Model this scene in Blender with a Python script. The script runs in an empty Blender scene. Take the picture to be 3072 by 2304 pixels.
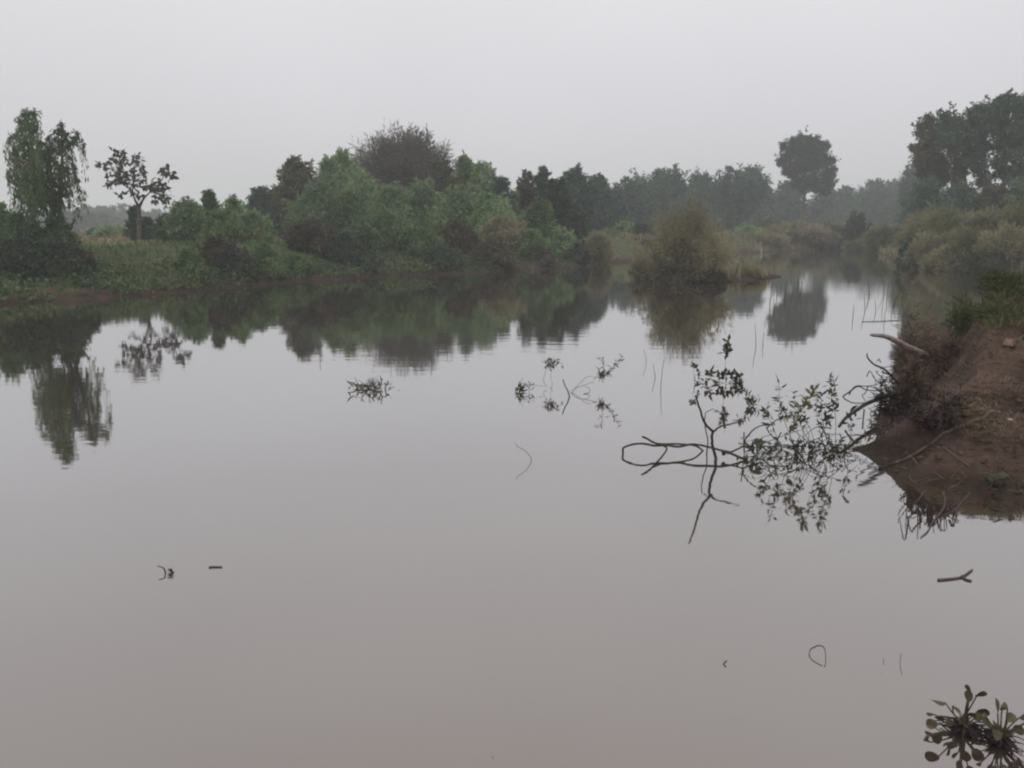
import bpy, math
import numpy as np
from mathutils import Vector

# ------------------------------------------------------------------ camera, sky, sun, exposure
W, H, F = 1024, 768, 803.0
CAM_Z = 2.0
PITCH = math.atan(158.0 / F)
scene = bpy.context.scene
cam_data = bpy.data.cameras.new("camera")
cam = bpy.data.objects.new("camera", cam_data)
scene.collection.objects.link(cam)
cam.location = (0, 0, CAM_Z)
cam.rotation_euler = (math.pi / 2 - PITCH, 0, 0)
cam_data.sensor_width = 36.0
cam_data.lens = F * 36.0 / W
cam_data.clip_start = 0.05
cam_data.clip_end = 3000
scene.camera = cam

SUN_EL, SUN_ROT = math.radians(62), math.radians(195)
world = bpy.data.worlds.new("World")
scene.world = world
world.use_nodes = True
nt = world.node_tree
nt.nodes.clear()
n_out = nt.nodes.new("ShaderNodeOutputWorld")
n_bg = nt.nodes.new("ShaderNodeBackground")
n_sky = nt.nodes.new("ShaderNodeTexSky")
n_sky.sky_type = 'NISHITA'
n_sky.sun_disc = False
n_sky.sun_elevation = SUN_EL
n_sky.sun_rotation = SUN_ROT
n_sky.dust_density = 4.0
n_mul = nt.nodes.new("ShaderNodeVectorMath"); n_mul.operation = 'SCALE'
n_mul.inputs['Scale'].default_value = 0.08
n_tc = nt.nodes.new("ShaderNodeTexCoord")
n_sep = nt.nodes.new("ShaderNodeSeparateXYZ")
n_ramp = nt.nodes.new("ShaderNodeValToRGB")          # overcast: brighter towards the zenith
cr = n_ramp.color_ramp
def g(v, t=(1, 1, 1)): return (v * t[0], v * t[1], v * t[2], 1)
cr.elements[0].position = 0.0;  cr.elements[0].color = g(0.62, (1.0, 0.995, 1.02))
cr.elements[1].position = 1.0;  cr.elements[1].color = g(1.0, (1.05, 1.0, 0.95))
for p, v, t in ((0.10, 0.675, (1.0, 0.984, 1.04)), (0.28, 0.77, (1.005, 0.99, 1.02)), (0.6, 0.79, (1.085, 0.985, 0.955))):
    e = cr.elements.new(p); e.color = g(v, t)
n_noise = nt.nodes.new("ShaderNodeTexNoise")          # faint cloud structure
n_noise.inputs['Scale'].default_value = 1.6
n_noise.inputs['Detail'].default_value = 2.0
n_mr = nt.nodes.new("ShaderNodeMapRange")
n_mr.inputs['From Min'].default_value = 0.3; n_mr.inputs['From Max'].default_value = 0.7
n_mr.inputs['To Min'].default_value = 0.94; n_mr.inputs['To Max'].default_value = 1.06
n_cl = nt.nodes.new("ShaderNodeVectorMath"); n_cl.operation = 'SCALE'
n_mix = nt.nodes.new("ShaderNodeMix"); n_mix.data_type = 'RGBA'
n_mix.inputs[0].default_value = 0.95
L = nt.links.new
L(n_tc.outputs['Generated'], n_sep.inputs[0]); L(n_sep.outputs['Z'], n_ramp.inputs[0])
L(n_tc.outputs['Generated'], n_noise.inputs['Vector']); L(n_noise.outputs['Fac'], n_mr.inputs['Value'])
L(n_ramp.outputs[0], n_cl.inputs[0]); L(n_mr.outputs[0], n_cl.inputs['Scale'])
L(n_sky.outputs[0], n_mul.inputs[0])
L(n_mul.outputs[0], n_mix.inputs[6]); L(n_cl.outputs[0], n_mix.inputs[7])
L(n_mix.outputs[2], n_bg.inputs[0]); n_bg.inputs[1].default_value = 1.0
L(n_bg.outputs[0], n_out.inputs[0])

sun_data = bpy.data.lights.new("sun", 'SUN')
sun_data.energy = 1.3
sun_data.angle = math.radians(40)
sun_data.color = (1.0, 0.96, 0.9)
sun = bpy.data.objects.new("sun", sun_data)
scene.collection.objects.link(sun)
sun.rotation_euler = (math.pi / 2 - SUN_EL, 0, math.pi - SUN_ROT)
sun.location = (0, -20, 60)

scene.view_settings.view_transform = 'Standard'
scene.view_settings.look = 'None'
scene.view_settings.exposure = 0.09
scene.view_settings.gamma = 1.0
scene.render.engine = 'CYCLES'
scene.cycles.filter_width = 2.2          # the phone's lens is soft
scene.cycles.volume_bounces = 1
scene.cycles.max_bounces = 8
scene.cycles.transparent_max_bounces = 8
scene.cycles.use_denoising = True

# ------------------------------------------------------------------ pixel <-> place helpers
SP, CP = math.sin(PITCH), math.cos(PITCH)
def ray(px, py):
    x = (px - 512.0) / F; y = (384.0 - py) / F
    return np.array([x, y * SP + CP, y * CP - SP])
def ground(px, py, z=0.0):
    d = ray(px, py); t = (z - CAM_Z) / d[2]
    return np.array([0, 0, CAM_Z]) + d * t
def at(px, py, Y):
    d = ray(px, py); t = Y / d[1]
    return np.array([0, 0, CAM_Z]) + d * t
def P(px, py, foot):
    """a point seen at (px, py) that stands above the water point seen at row foot"""
    return at(px, py, ground(px, foot)[1])

# ------------------------------------------------------------------ noise and terrain
def _hash(ix, iy, seed):
    h = (ix.astype(np.int64) * 374761393 + iy.astype(np.int64) * 668265263 + seed * 974634777) & 0xFFFFFFFF
    h = ((h ^ (h >> 13)) * 1274126177) & 0xFFFFFFFF
    return ((h ^ (h >> 16)) & 0xFFFF) / 65535.0
def vnoise(x, y, seed=0):
    x = np.asarray(x, float); y = np.asarray(y, float)
    ix = np.floor(x); iy = np.floor(y); fx = x - ix; fy = y - iy
    fx = fx * fx * (3 - 2 * fx); fy = fy * fy * (3 - 2 * fy)
    a = _hash(ix, iy, seed); b = _hash(ix + 1, iy, seed); c = _hash(ix, iy + 1, seed); d = _hash(ix + 1, iy + 1, seed)
    return (a + (b - a) * fx) * (1 - fy) + (c + (d - c) * fx) * fy
def fbm(x, y, seed=0, octs=4):
    s = 0; a = 0.5
    for i in range(octs):
        s = s + a * (vnoise(x * 2 ** i, y * 2 ** i, seed + i) - 0.5); a *= 0.5
    return s
def ss(t):
    t = np.clip(t, 0, 1); return t * t * (3 - 2 * t)

SHORE_PX = [(-150, 320), (0, 304), (93, 299), (185, 292), (278, 284), (370, 277.5), (463, 274), (532, 270),
            (575, 267), (600, 264.5), (618, 263), (645, 261), (690, 257.5), (740, 254), (800, 250.5), (845, 249), (866, 250),
            (878, 254), (890, 260), (903, 265), (940, 269), (985, 273), (1035, 277), (1110, 283), (1250, 305), (1200, 335), (1080, 345), (1020, 342), (970, 340), (935, 338), (916, 335), (913, 360), (908, 385), (904, 400), (908, 418),
            (912, 430), (898, 440), (850, 449), (868, 455), (890, 461), (902, 467), (893, 478.5), (912, 483), (930, 486), (965, 490),
            (1000, 497), (1040, 508), (1100, 530)]
POLY = [tuple(ground(a, b)[:2]) for a, b in SHORE_PX] + [(4.3, 4.2), (3.8, 2.6), (2.4, 1.3), (-4, 1.0), (-12, 1.5), (-25, 5), (-34, 12)]
ISLAND = [tuple(ground(a, b)[:2]) for a, b in [(632, 279.5), (650, 281.5), (690, 283), (730, 282.5), (760, 280), (786, 277), (770, 275), (735, 274.5), (690, 275), (655, 277)]]
def sdf(px, py, poly):
    """signed distance, negative inside"""
    d2 = np.full(px.shape, 1e18); inside = np.zeros(px.shape, bool)
    n = len(poly)
    for i in range(n):
        ax, ay = poly[i]; bx, by = poly[(i + 1) % n]
        ex, ey = bx - ax, by - ay
        t = np.clip(((px - ax) * ex + (py - ay) * ey) / (ex * ex + ey * ey), 0, 1)
        d2 = np.minimum(d2, (px - ax - t * ex) ** 2 + (py - ay - t * ey) ** 2)
        c = ((ay > py) != (by > py))
        with np.errstate(divide='ignore', invalid='ignore'):
            c &= px < (bx - ax) * (py - ay) / (by - ay + 1e-12) + ax
        inside ^= c
    d = np.sqrt(d2)
    return np.where(inside, -d, d)
def height(x, y, full=False):
    x = np.atleast_1d(np.asarray(x, float)); y = np.atleast_1d(np.asarray(y, float))
    r = np.hypot(x, y)
    amp = np.clip(r * 0.012, 0.03, 0.5)
    fr = np.clip(6.0 / r, 0.25, 1.6)
    wob = amp * 1.6 * fbm(x * fr, y * fr, 11)
    sd = sdf(x, y, POLY) + wob
    isl = -sdf(x, y, ISLAND) + wob * 0.6
    wr = ss((x - 1.0) / 2.0) * ss((15 - y) / 4.0)
    wc = ss((4.0 - y) / 2.2)
    wm = ss((x - 6) / 4.0) * ss((y - 11) / 4.0)
    A = 1.25 * (1 - wr) + 1.5 * wr
    A = A * (1 - wm) + 0.95 * wm
    A = A * (1 - wc) + 0.35 * wc
    D = 5.0 * (1 - wr) + 1.15 * wr
    D = D * (1 - wm) + 3.0 * wm
    lip = 0.16 * (1 - wr) * (1 - wc)
    h = lip * ss(sd / 0.5) + (A - lip) * ss((sd + 0.05) / D)
    ramp = 0.05 + 0.37 * np.maximum(0, y - 5.85)
    hm = np.where(h < ramp, h, ramp + 0.06 * (h - ramp))
    hm = hm * (1 - 0.85 * ss((y - 9.3) / 3.0))                 # the mound falls away again behind its crest
    h = h * (1 - wr) + hm * wr
    rough = (0.10 * wr) * ss((y - 5.5) / 1.5) + 0.05
    h = h + ss(sd / 1.2) * (rough * 2.0 * fbm(x * 1.1, y * 1.1, 3) + rough * 1.3 * fbm(x * 4, y * 4, 5) + wr * 0.07 * fbm(x * 13, y * 13, 6) + 0.16 * fbm(x * 0.25, y * 0.25, 8) * (r > 0))
    h = np.where(sd > 0, np.maximum(h, 0.012 + 0.10 * np.minimum(sd, 0.3)), np.maximum(-0.9, sd * 0.5))
    hi = np.where(isl > 0, 0.03 + 0.25 * ss(isl / 1.0), -9)
    h = np.maximum(h, hi)
    if full: return h, np.maximum(sd, isl), wr, wm
    return h
def H1(x, y): return float(height(x, y)[0])
def hit(px, py, t0=3.0, t1=60.0):
    """where the sight line through a pixel meets the bank"""
    d = ray(px, py); t = np.linspace(t0, t1, 3000)
    X, Y, Z = d[0] * t, d[1] * t, CAM_Z + d[2] * t
    b = Z <= np.maximum(height(X, Y), 0)
    i = int(np.argmax(b)) if b.any() else len(t) - 1
    return np.array([X[i], Y[i], Z[i]])

# ------------------------------------------------------------------ materials
def mat(name):
    m = bpy.data.materials.new(name); m.use_nodes = True
    m.node_tree.nodes.clear(); return m, m.node_tree
def foliage(name, c1, c2, trans=0.25, dead=None, scale=0.6):
    m, t = mat(name); N = t.nodes.new; K = t.links.new
    out = N("ShaderNodeOutputMaterial"); geo = N("ShaderNodeNewGeometry"); oi = N("ShaderNodeObjectInfo")
    tc = N("ShaderNodeTexCoord"); no = N("ShaderNodeTexNoise")
    no.inputs['Scale'].default_value = scale; no.inputs['Detail'].default_value = 3
    K(tc.outputs['Object'], no.inputs['Vector'])
    add = N("ShaderNodeMath"); add.operation = 'MULTIPLY_ADD'
    K(geo.outputs['Random Per Island'], add.inputs[0]); add.inputs[1].default_value = 0.55
    mr = N("ShaderNodeMapRange"); mr.inputs['From Min'].default_value = 0.35; mr.inputs['From Max'].default_value = 0.65
    mr.inputs['To Min'].default_value = -0.1; mr.inputs['To Max'].default_value = 0.6
    K(no.outputs['Fac'], mr.inputs['Value']); K(mr.outputs[0], add.inputs[2])
    rp = N("ShaderNodeValToRGB"); rp.color_ramp.elements[0].color = (*c1, 1); rp.color_ramp.elements[1].color = (*c2, 1)
    rp.color_ramp.elements[0].position = 0.1; rp.color_ramp.elements[1].position = 0.95
    if dead:
        rp.color_ramp.elements[1].position = 0.8
        e = rp.color_ramp.elements.new(0.97); e.color = (*dead, 1)
    K(add.outputs[0], rp.inputs[0])
    hs = N("ShaderNodeHueSaturation"); hm = N("ShaderNodeMapRange")
    hm.inputs['To Min'].default_value = 0.82; hm.inputs['To Max'].default_value = 1.2
    K(oi.outputs['Random'], hm.inputs['Value']); K(hm.outputs[0], hs.inputs['Value']); K(rp.outputs[0], hs.inputs['Color'])
    b = N("ShaderNodeBsdfPrincipled"); b.inputs['Roughness'].default_value = 0.65; b.inputs['Specular IOR Level'].default_value = 0.25
    K(hs.outputs[0], b.inputs['Base Color'])
    tr = N("ShaderNodeBsdfTranslucent"); K(hs.outputs[0], tr.inputs[0])
    mx = N("ShaderNodeMixShader"); mx.inputs[0].default_value = trans
    K(b.outputs[0], mx.inputs[1]); K(tr.outputs[0], mx.inputs[2]); K(mx.outputs[0], out.inputs[0])
    return m
def bark(name, c1, c2, scale=8.0, rough=0.85):
    m, t = mat(name); N = t.nodes.new; K = t.links.new
    out = N("ShaderNodeOutputMaterial"); tc = N("ShaderNodeTexCoord"); no = N("ShaderNodeTexNoise")
    no.inputs['Scale'].default_value = scale; no.inputs['Detail'].default_value = 6
    K(tc.outputs['Object'], no.inputs['Vector'])
    rp = N("ShaderNodeValToRGB"); rp.color_ramp.elements[0].color = (*c1, 1); rp.color_ramp.elements[1].color = (*c2, 1)
    rp.color_ramp.elements[0].position = 0.35; rp.color_ramp.elements[1].position = 0.65
    K(no.outputs['Fac'], rp.inputs[0])
    b = N("ShaderNodeBsdfPrincipled"); b.inputs['Roughness'].default_value = rough; b.inputs['Specular IOR Level'].default_value = 0.25
    K(rp.outputs[0], b.inputs['Base Color'])
    bp = N("ShaderNodeBump"); bp.inputs['Strength'].default_value = 0.5; bp.inputs['Distance'].default_value = 0.01
    K(no.outputs['Fac'], bp.inputs['Height']); K(bp.outputs[0], b.inputs['Normal']); K(b.outputs[0], out.inputs[0])
    return m

M = {}
M['green'] = foliage('leaf_green', (0.055, 0.096, 0.046), (0.140, 0.215, 0.092), trans=0.33)
M['mid'] = foliage('leaf_mid_green', (0.088, 0.155, 0.076), (0.225, 0.345, 0.160), trans=0.36, dead=(0.20, 0.16, 0.10))
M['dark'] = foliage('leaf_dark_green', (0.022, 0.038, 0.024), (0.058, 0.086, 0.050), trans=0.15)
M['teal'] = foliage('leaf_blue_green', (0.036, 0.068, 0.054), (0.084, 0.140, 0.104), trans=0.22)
M['olive'] = foliage('leaf_olive', (0.125, 0.122, 0.075), (0.28, 0.268, 0.160), trans=0.42, dead=(0.22, 0.18, 0.12))
M['yellow'] = foliage('leaf_yellow_green', (0.105, 0.115, 0.055), (0.25, 0.26, 0.125), trans=0.42)
M['maroon'] = foliage('leaf_maroon_brown', (0.040, 0.037, 0.028), (0.105, 0.092, 0.064), trans=0.25)
M['brownleaf'] = foliage('leaf_brown_green', (0.036, 0.044, 0.026), (0.102, 0.104, 0.066), dead=(0.12, 0.09, 0.06))
M['bankleaf'] = foliage('leaf_bank', (0.030, 0.054, 0.022), (0.088, 0.132, 0.054), dead=(0.075, 0.058, 0.042), scale=0.5)
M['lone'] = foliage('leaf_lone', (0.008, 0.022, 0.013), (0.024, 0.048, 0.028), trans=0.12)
M['stand'] = foliage('leaf_stand', (0.036, 0.066, 0.046), (0.088, 0.140, 0.094), trans=0.2, dead=(0.07, 0.06, 0.045))
M['bamboo'] = foliage('bamboo_foliage', (0.060, 0.058, 0.050), (0.150, 0.138, 0.115), trans=0.3)
M['weep'] = foliage('weeping_foliage', (0.045, 0.078, 0.038), (0.105, 0.160, 0.072), trans=0.3, dead=(0.13, 0.10, 0.07), scale=1.2)
M['teak'] = foliage('teak_leaf', (0.024, 0.026, 0.020), (0.055, 0.056, 0.042), trans=0.15)
M['waterleaf'] = foliage('water_shrub_leaf', (0.022, 0.028, 0.018), (0.070, 0.078, 0.044), scale=4)
M['palewaterleaf'] = foliage('pale_water_leaf', (0.09, 0.10, 0.045), (0.20, 0.21, 0.11), scale=4)
M['hyacinth'] = foliage('hyacinth_leaf', (0.044, 0.043, 0.024), (0.120, 0.100, 0.060), trans=0.2, dead=(0.07, 0.045, 0.03), scale=14)
M['grass'] = foliage('grass_green', (0.028, 0.062, 0.020), (0.082, 0.150, 0.048), scale=0.35)
M['field'] = foliage('grass_field', (0.075, 0.080, 0.035), (0.17, 0.155, 0.085), scale=0.15)
M['deadgrass'] = foliage('grass_dead', (0.070, 0.050, 0.040), (0.240, 0.178, 0.132), trans=0.42, dead=(0.26, 0.22, 0.13), scale=1.5)
M['topgrass'] = foliage('grass_mound', (0.035, 0.050, 0.020), (0.105, 0.125, 0.048), dead=(0.17, 0.16, 0.09), scale=1.5)
M['trunk'] = bark('bark_grey_brown', (0.045, 0.037, 0.030), (0.12, 0.10, 0.08))
M['twig'] = bark('wet_dark_wood', (0.012, 0.010, 0.009), (0.035, 0.030, 0.026), 20, 0.6)
M['root'] = bark('dark_red_root', (0.020, 0.013, 0.013), (0.058, 0.038, 0.038), 20)
M['pale'] = bark('bleached_wood', (0.15, 0.122, 0.117), (0.28, 0.24, 0.23), 10)
M['palemud'] = bark('muddy_pale_root', (0.06, 0.045, 0.037), (0.13, 0.10, 0.08), 14)
M['hyroot'] = bark('hyacinth_dark_root', (0.014, 0.009, 0.011), (0.040, 0.027, 0.028), 40, 0.7)
M['crumb'] = bark('earth_crumb', (0.028, 0.020, 0.016), (0.085, 0.060, 0.047), 6)
M['white'] = bark('dirty_white', (0.22, 0.22, 0.2), (0.4, 0.4, 0.37), 30)
M['clod'] = bark('reddish_earth', (0.09, 0.055, 0.042), (0.17, 0.105, 0.078), 10)
M['floating'] = bark('floating_wood', (0.035, 0.024, 0.024), (0.08, 0.06, 0.058), 20, 0.7)

def soil_material():
    m, t = mat('bank_soil'); N = t.nodes.new; K = t.links.new
    out = N("ShaderNodeOutputMaterial"); tc = N("ShaderNodeTexCoord")
    n1 = N("ShaderNodeTexNoise"); n1.inputs['Scale'].default_value = 2.2; n1.inputs['Detail'].default_value = 9; n1.inputs['Roughness'].default_value = 0.65
    n2 = N("ShaderNodeTexNoise"); n2.inputs['Scale'].default_value = 22; n2.inputs['Detail'].default_value = 6
    K(tc.outputs['Object'], n1.inputs['Vector']); K(tc.outputs['Object'], n2.inputs['Vector'])
    r1 = N("ShaderNodeValToRGB")                           # bare earth
    r1.color_ramp.elements[0].color = (0.030, 0.0195, 0.0150, 1); r1.color_ramp.elements[1].color = (0.105, 0.069, 0.053, 1)
    r1.color_ramp.elements[0].position = 0.36; r1.color_ramp.elements[1].position = 0.66
    K(n1.outputs['Fac'], r1.inputs[0])
    r2 = N("ShaderNodeValToRGB")                           # turf
    r2.color_ramp.elements[0].color = (0.026, 0.040, 0.016, 1); r2.color_ramp.elements[1].color = (0.075, 0.085, 0.036, 1)
    r2.color_ramp.elements[0].position = 0.35; r2.color_ramp.elements[1].position = 0.65
    K(n1.outputs['Fac'], r2.inputs[0])
    r3 = N("ShaderNodeRGB"); r3.outputs[0].default_value = (0.13, 0.12, 0.065, 1)   # dry field
    at_ = N("ShaderNodeAttribute"); at_.attribute_name = 'cover'
    sp = N("ShaderNodeSeparateColor"); K(at_.outputs['Color'], sp.inputs[0])
    m1 = N("ShaderNodeMix"); m1.data_type = 'RGBA'; K(sp.outputs[0], m1.inputs[0]); K(r1.outputs[0], m1.inputs[6]); K(r2.outputs[0], m1.inputs[7])
    m2 = N("ShaderNodeMix"); m2.data_type = 'RGBA'; K(sp.outputs[1], m2.inputs[0]); K(m1.outputs[2], m2.inputs[6]); K(r3.outputs[0], m2.inputs[7])
    b = N("ShaderNodeBsdfPrincipled"); b.inputs['Roughness'].default_value = 0.9; b.inputs['Specular IOR Level'].default_value = 0.2
    m3 = N("ShaderNodeMix"); m3.data_type = 'RGBA'; m3.blend_type = 'MULTIPLY'; K(sp.outputs[2], m3.inputs[0]); K(m2.outputs[2], m3.inputs[6]); m3.inputs[7].default_value = (0.5, 0.5, 0.5, 1)   # water-soaked mud
    K(m3.outputs[2], b.inputs['Base Color'])
    a = N("ShaderNodeMath"); a.operation = 'MULTIPLY_ADD'; K(n2.outputs['Fac'], a.inputs[0]); a.inputs[1].default_value = 0.35; K(n1.outputs['Fac'], a.inputs[2])
    bp = N("ShaderNodeBump"); bp.inputs['Strength'].default_value = 1.0; bp.inputs['Distance'].default_value = 0.10
    K(a.outputs[0], bp.inputs['Height']); K(bp.outputs[0], b.inputs['Normal']); K(b.outputs[0], out.inputs[0])
    return m
M['soil'] = soil_material()

def water_material():
    m, t = mat('murky_water'); N = t.nodes.new; K = t.links.new
    out = N("ShaderNodeOutputMaterial"); df = N("ShaderNodeBsdfDiffuse"); df.inputs[0].default_value = (0.034, 0.025, 0.019, 1)
    b = N("ShaderNodeBsdfGlossy"); b.inputs['Roughness'].default_value = 0.02; b.inputs[0].default_value = (0.97, 0.97, 0.97, 1)
    lw = N("ShaderNodeLayerWeight"); lw.inputs[0].default_value = 0.5
    rp = N("ShaderNodeValToRGB"); e = rp.color_ramp.elements      # silty film: reflectance over angle
    e[0].position = 0.0; e[0].color = (0.2, 0.2, 0.2, 1); e[1].position = 1.0; e[1].color = (0.97, 0.97, 0.97, 1)
    for p_, v_ in ((0.40, 0.305), (0.58, 0.395), (0.71, 0.49), (0.84, 0.70)):
        q_ = e.new(p_); q_.color = (v_, v_, v_, 1)
    K(lw.outputs['Facing'], rp.inputs[0]); mx = N("ShaderNodeMixShader"); K(rp.outputs[0], mx.inputs[0]); K(df.outputs[0], mx.inputs[1]); K(b.outputs[0], mx.inputs[2])
    tc = N("ShaderNodeTexCoord"); mp = N("ShaderNodeMapping"); mp.inputs['Scale'].default_value = (0.9, 2.6, 1)
    n1 = N("ShaderNodeTexNoise"); n1.inputs['Scale'].default_value = 1.6; n1.inputs['Detail'].default_value = 3
    n2 = N("ShaderNodeTexNoise"); n2.inputs['Scale'].default_value = 0.12; n2.inputs['Detail'].default_value = 2   # wind patches
    K(tc.outputs['Object'], mp.inputs[0]); K(mp.outputs[0], n1.inputs['Vector']); K(tc.outputs['Object'], n2.inputs['Vector'])
    mr = N("ShaderNodeMapRange"); mr.inputs['From Min'].default_value = 0.4; mr.inputs['From Max'].default_value = 0.65
    mr.inputs['To Min'].default_value = 0.25; mr.inputs['To Max'].default_value = 1.0
    K(n2.outputs['Fac'], mr.inputs['Value'])
    m4 = N("ShaderNodeMapRange"); m4.inputs['From Min'].default_value = 0.35; m4.inputs['From Max'].default_value = 0.7; m4.inputs['To Min'].default_value = 0.012; m4.inputs['To Max'].default_value = 0.055
    K(n2.outputs['Fac'], m4.inputs['Value']); K(m4.outputs[0], b.inputs['Roughness'])
    mu = N("ShaderNodeMath"); mu.operation = 'MULTIPLY'; K(n1.outputs['Fac'], mu.inputs[0]); K(mr.outputs[0], mu.inputs[1])
    bp = N("ShaderNodeBump"); bp.inputs['Strength'].default_value = 0.05; bp.inputs['Distance'].default_value = 0.05
    K(mu.outputs[0], bp.inputs['Height']); K(bp.outputs[0], b.inputs['Normal'])
    K(mx.outputs[0], out.inputs[0])
    return m
M['water'] = water_material()

# ------------------------------------------------------------------ mesh building
class MB:
    def __init__(s): s.v = []; s.f = {}; s.n = 0
    def add(s, v, f):
        v = np.asarray(v, float).reshape(-1, 3); f = np.asarray(f, np.int64)
        s.f.setdefault(f.shape[1], []).append(f + s.n); s.v.append(v); s.n += len(v); return s
    def mesh(s, name, smooth=False):
        me = bpy.data.meshes.new(name)
        v = np.concatenate(s.v); me.vertices.add(len(v)); me.vertices.foreach_set('co', v.astype(np.float32).ravel())
        loops = []; starts = []; totals = []; c = 0
        for k, lst in s.f.items():
            a = np.concatenate(lst); loops.append(a.ravel())
            starts.append(c + np.arange(len(a)) * k); totals.append(np.full(len(a), k)); c += a.size
        lp = np.concatenate(loops); me.loops.add(len(lp)); me.loops.foreach_set('vertex_index', lp.astype(np.int32))
        st = np.concatenate(starts); me.polygons.add(len(st)); me.polygons.foreach_set('loop_start', st.astype(np.int32))
        try: me.polygons.foreach_set('loop_total', np.concatenate(totals).astype(np.int32))
        except Exception: pass
        me.update(calc_edges=True); me.validate()
        me.polygons.foreach_set('use_smooth', np.full(len(me.polygons), smooth))
        return me
    def build(s, name, material, parent=None, smooth=False):
        o = bpy.data.objects.new(name, s.mesh(name, smooth)); o.data.materials.append(material)
        scene.collection.objects.link(o)
        if parent: o.parent = parent
        return o
def tag(o, label=None, cat=None, group=None, kind=None):
    if label: o['label'] = label
    if cat: o['category'] = cat
    if group: o['group'] = group
    if kind: o['kind'] = kind
    return o
def thing(name, loc, label, cat, group=None):
    o = bpy.data.objects.new(name, None); o.empty_display_size = 0.1
    scene.collection.objects.link(o); o.location = tuple(float(c) for c in loc)
    return tag(o, label, cat, group)

def unit(a): return a / np.maximum(np.linalg.norm(a, axis=-1, keepdims=True), 1e-9)
def rdir(rng, n): return unit(rng.normal(size=(n, 3)))
def leaves(mb, rng, pos, dirs, L_, W_):
    n = len(pos)
    if n == 0: return
    L_ = np.broadcast_to(np.asarray(L_, float), (n,)) * rng.uniform(0.65, 1.3, n); W_ = np.broadcast_to(np.asarray(W_, float), (n,)) * rng.uniform(0.7, 1.3, n)
    d = unit(dirs); b = unit(np.cross(d, rdir(rng, n))); c = np.cross(d, b)
    L_ = L_[:, None]; W_ = W_[:, None]
    v = np.stack([pos, pos + d * L_ * 0.45 + b * W_ * 0.5, pos + d * L_ + c * L_ * 0.12, pos + d * L_ * 0.45 - b * W_ * 0.5], 1)
    mb.add(v.reshape(-1, 3), np.arange(n * 4).reshape(n, 4))
def tube(mb, pts, radii, sides=6, cap=True):
    pts = np.asarray(pts, float); n = len(pts)
    radii = np.atleast_1d(np.asarray(radii, float)); radii = np.interp(np.linspace(0, 1, n), np.linspace(0, 1, len(radii)), radii) if len(radii) > 1 else np.full(n, radii[0])
    tg = unit(np.gradient(pts, axis=0)); ref = np.array([0.31, 0.17, 0.93]) if abs(tg[0][2]) < 0.8 else np.array([1.0, 0.2, 0.1])
    b = unit(np.cross(tg, ref)); c = np.cross(tg, b)
    a = np.arange(sides) * 2 * math.pi / sides
    v = pts[:, None] + radii[:, None, None] * (np.cos(a)[None, :, None] * b[:, None] + np.sin(a)[None, :, None] * c[:, None])
    i = np.arange(n - 1)[:, None] * sides; j = np.arange(sides)[None]; k = (j + 1) % sides
    f = np.stack([i + j, i + k, i + sides + k, i + sides + j], -1).reshape(-1, 4)
    mb.add(v.reshape(-1, 3), f)
    if cap: mb.add(np.concatenate([v[0], v[-1]]), np.array([list(range(sides))[::-1], list(range(sides, 2 * sides))]))
def spline(pts, n=10):
    """Catmull-Rom through the points"""
    p = np.asarray(pts, float)
    if len(p) < 3: return np.linspace(p[0], p[-1], n)
    q = np.concatenate([[2 * p[0] - p[1]], p, [2 * p[-1] - p[-2]]]); out = []
    for i in range(1, len(q) - 2):
        t = np.linspace(0, 1, n, endpoint=False)[:, None]
        a, b, c, d = q[i - 1], q[i], q[i + 1], q[i + 2]
        out.append(0.5 * (2 * b + (c - a) * t + (2 * a - 5 * b + 4 * c - d) * t ** 2 + (3 * b - a - 3 * c + d) * t ** 3))
    return np.concatenate(out + [p[-1:]])
def wobble(rng, pts, amp):
    pts = pts.copy(); n = len(pts)
    w = np.cumsum(rng.normal(size=(n, 3)), 0); w -= np.linspace(0, 1, n)[:, None] * w[-1]
    return pts + amp * w / max(1, n ** 0.5)

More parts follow.
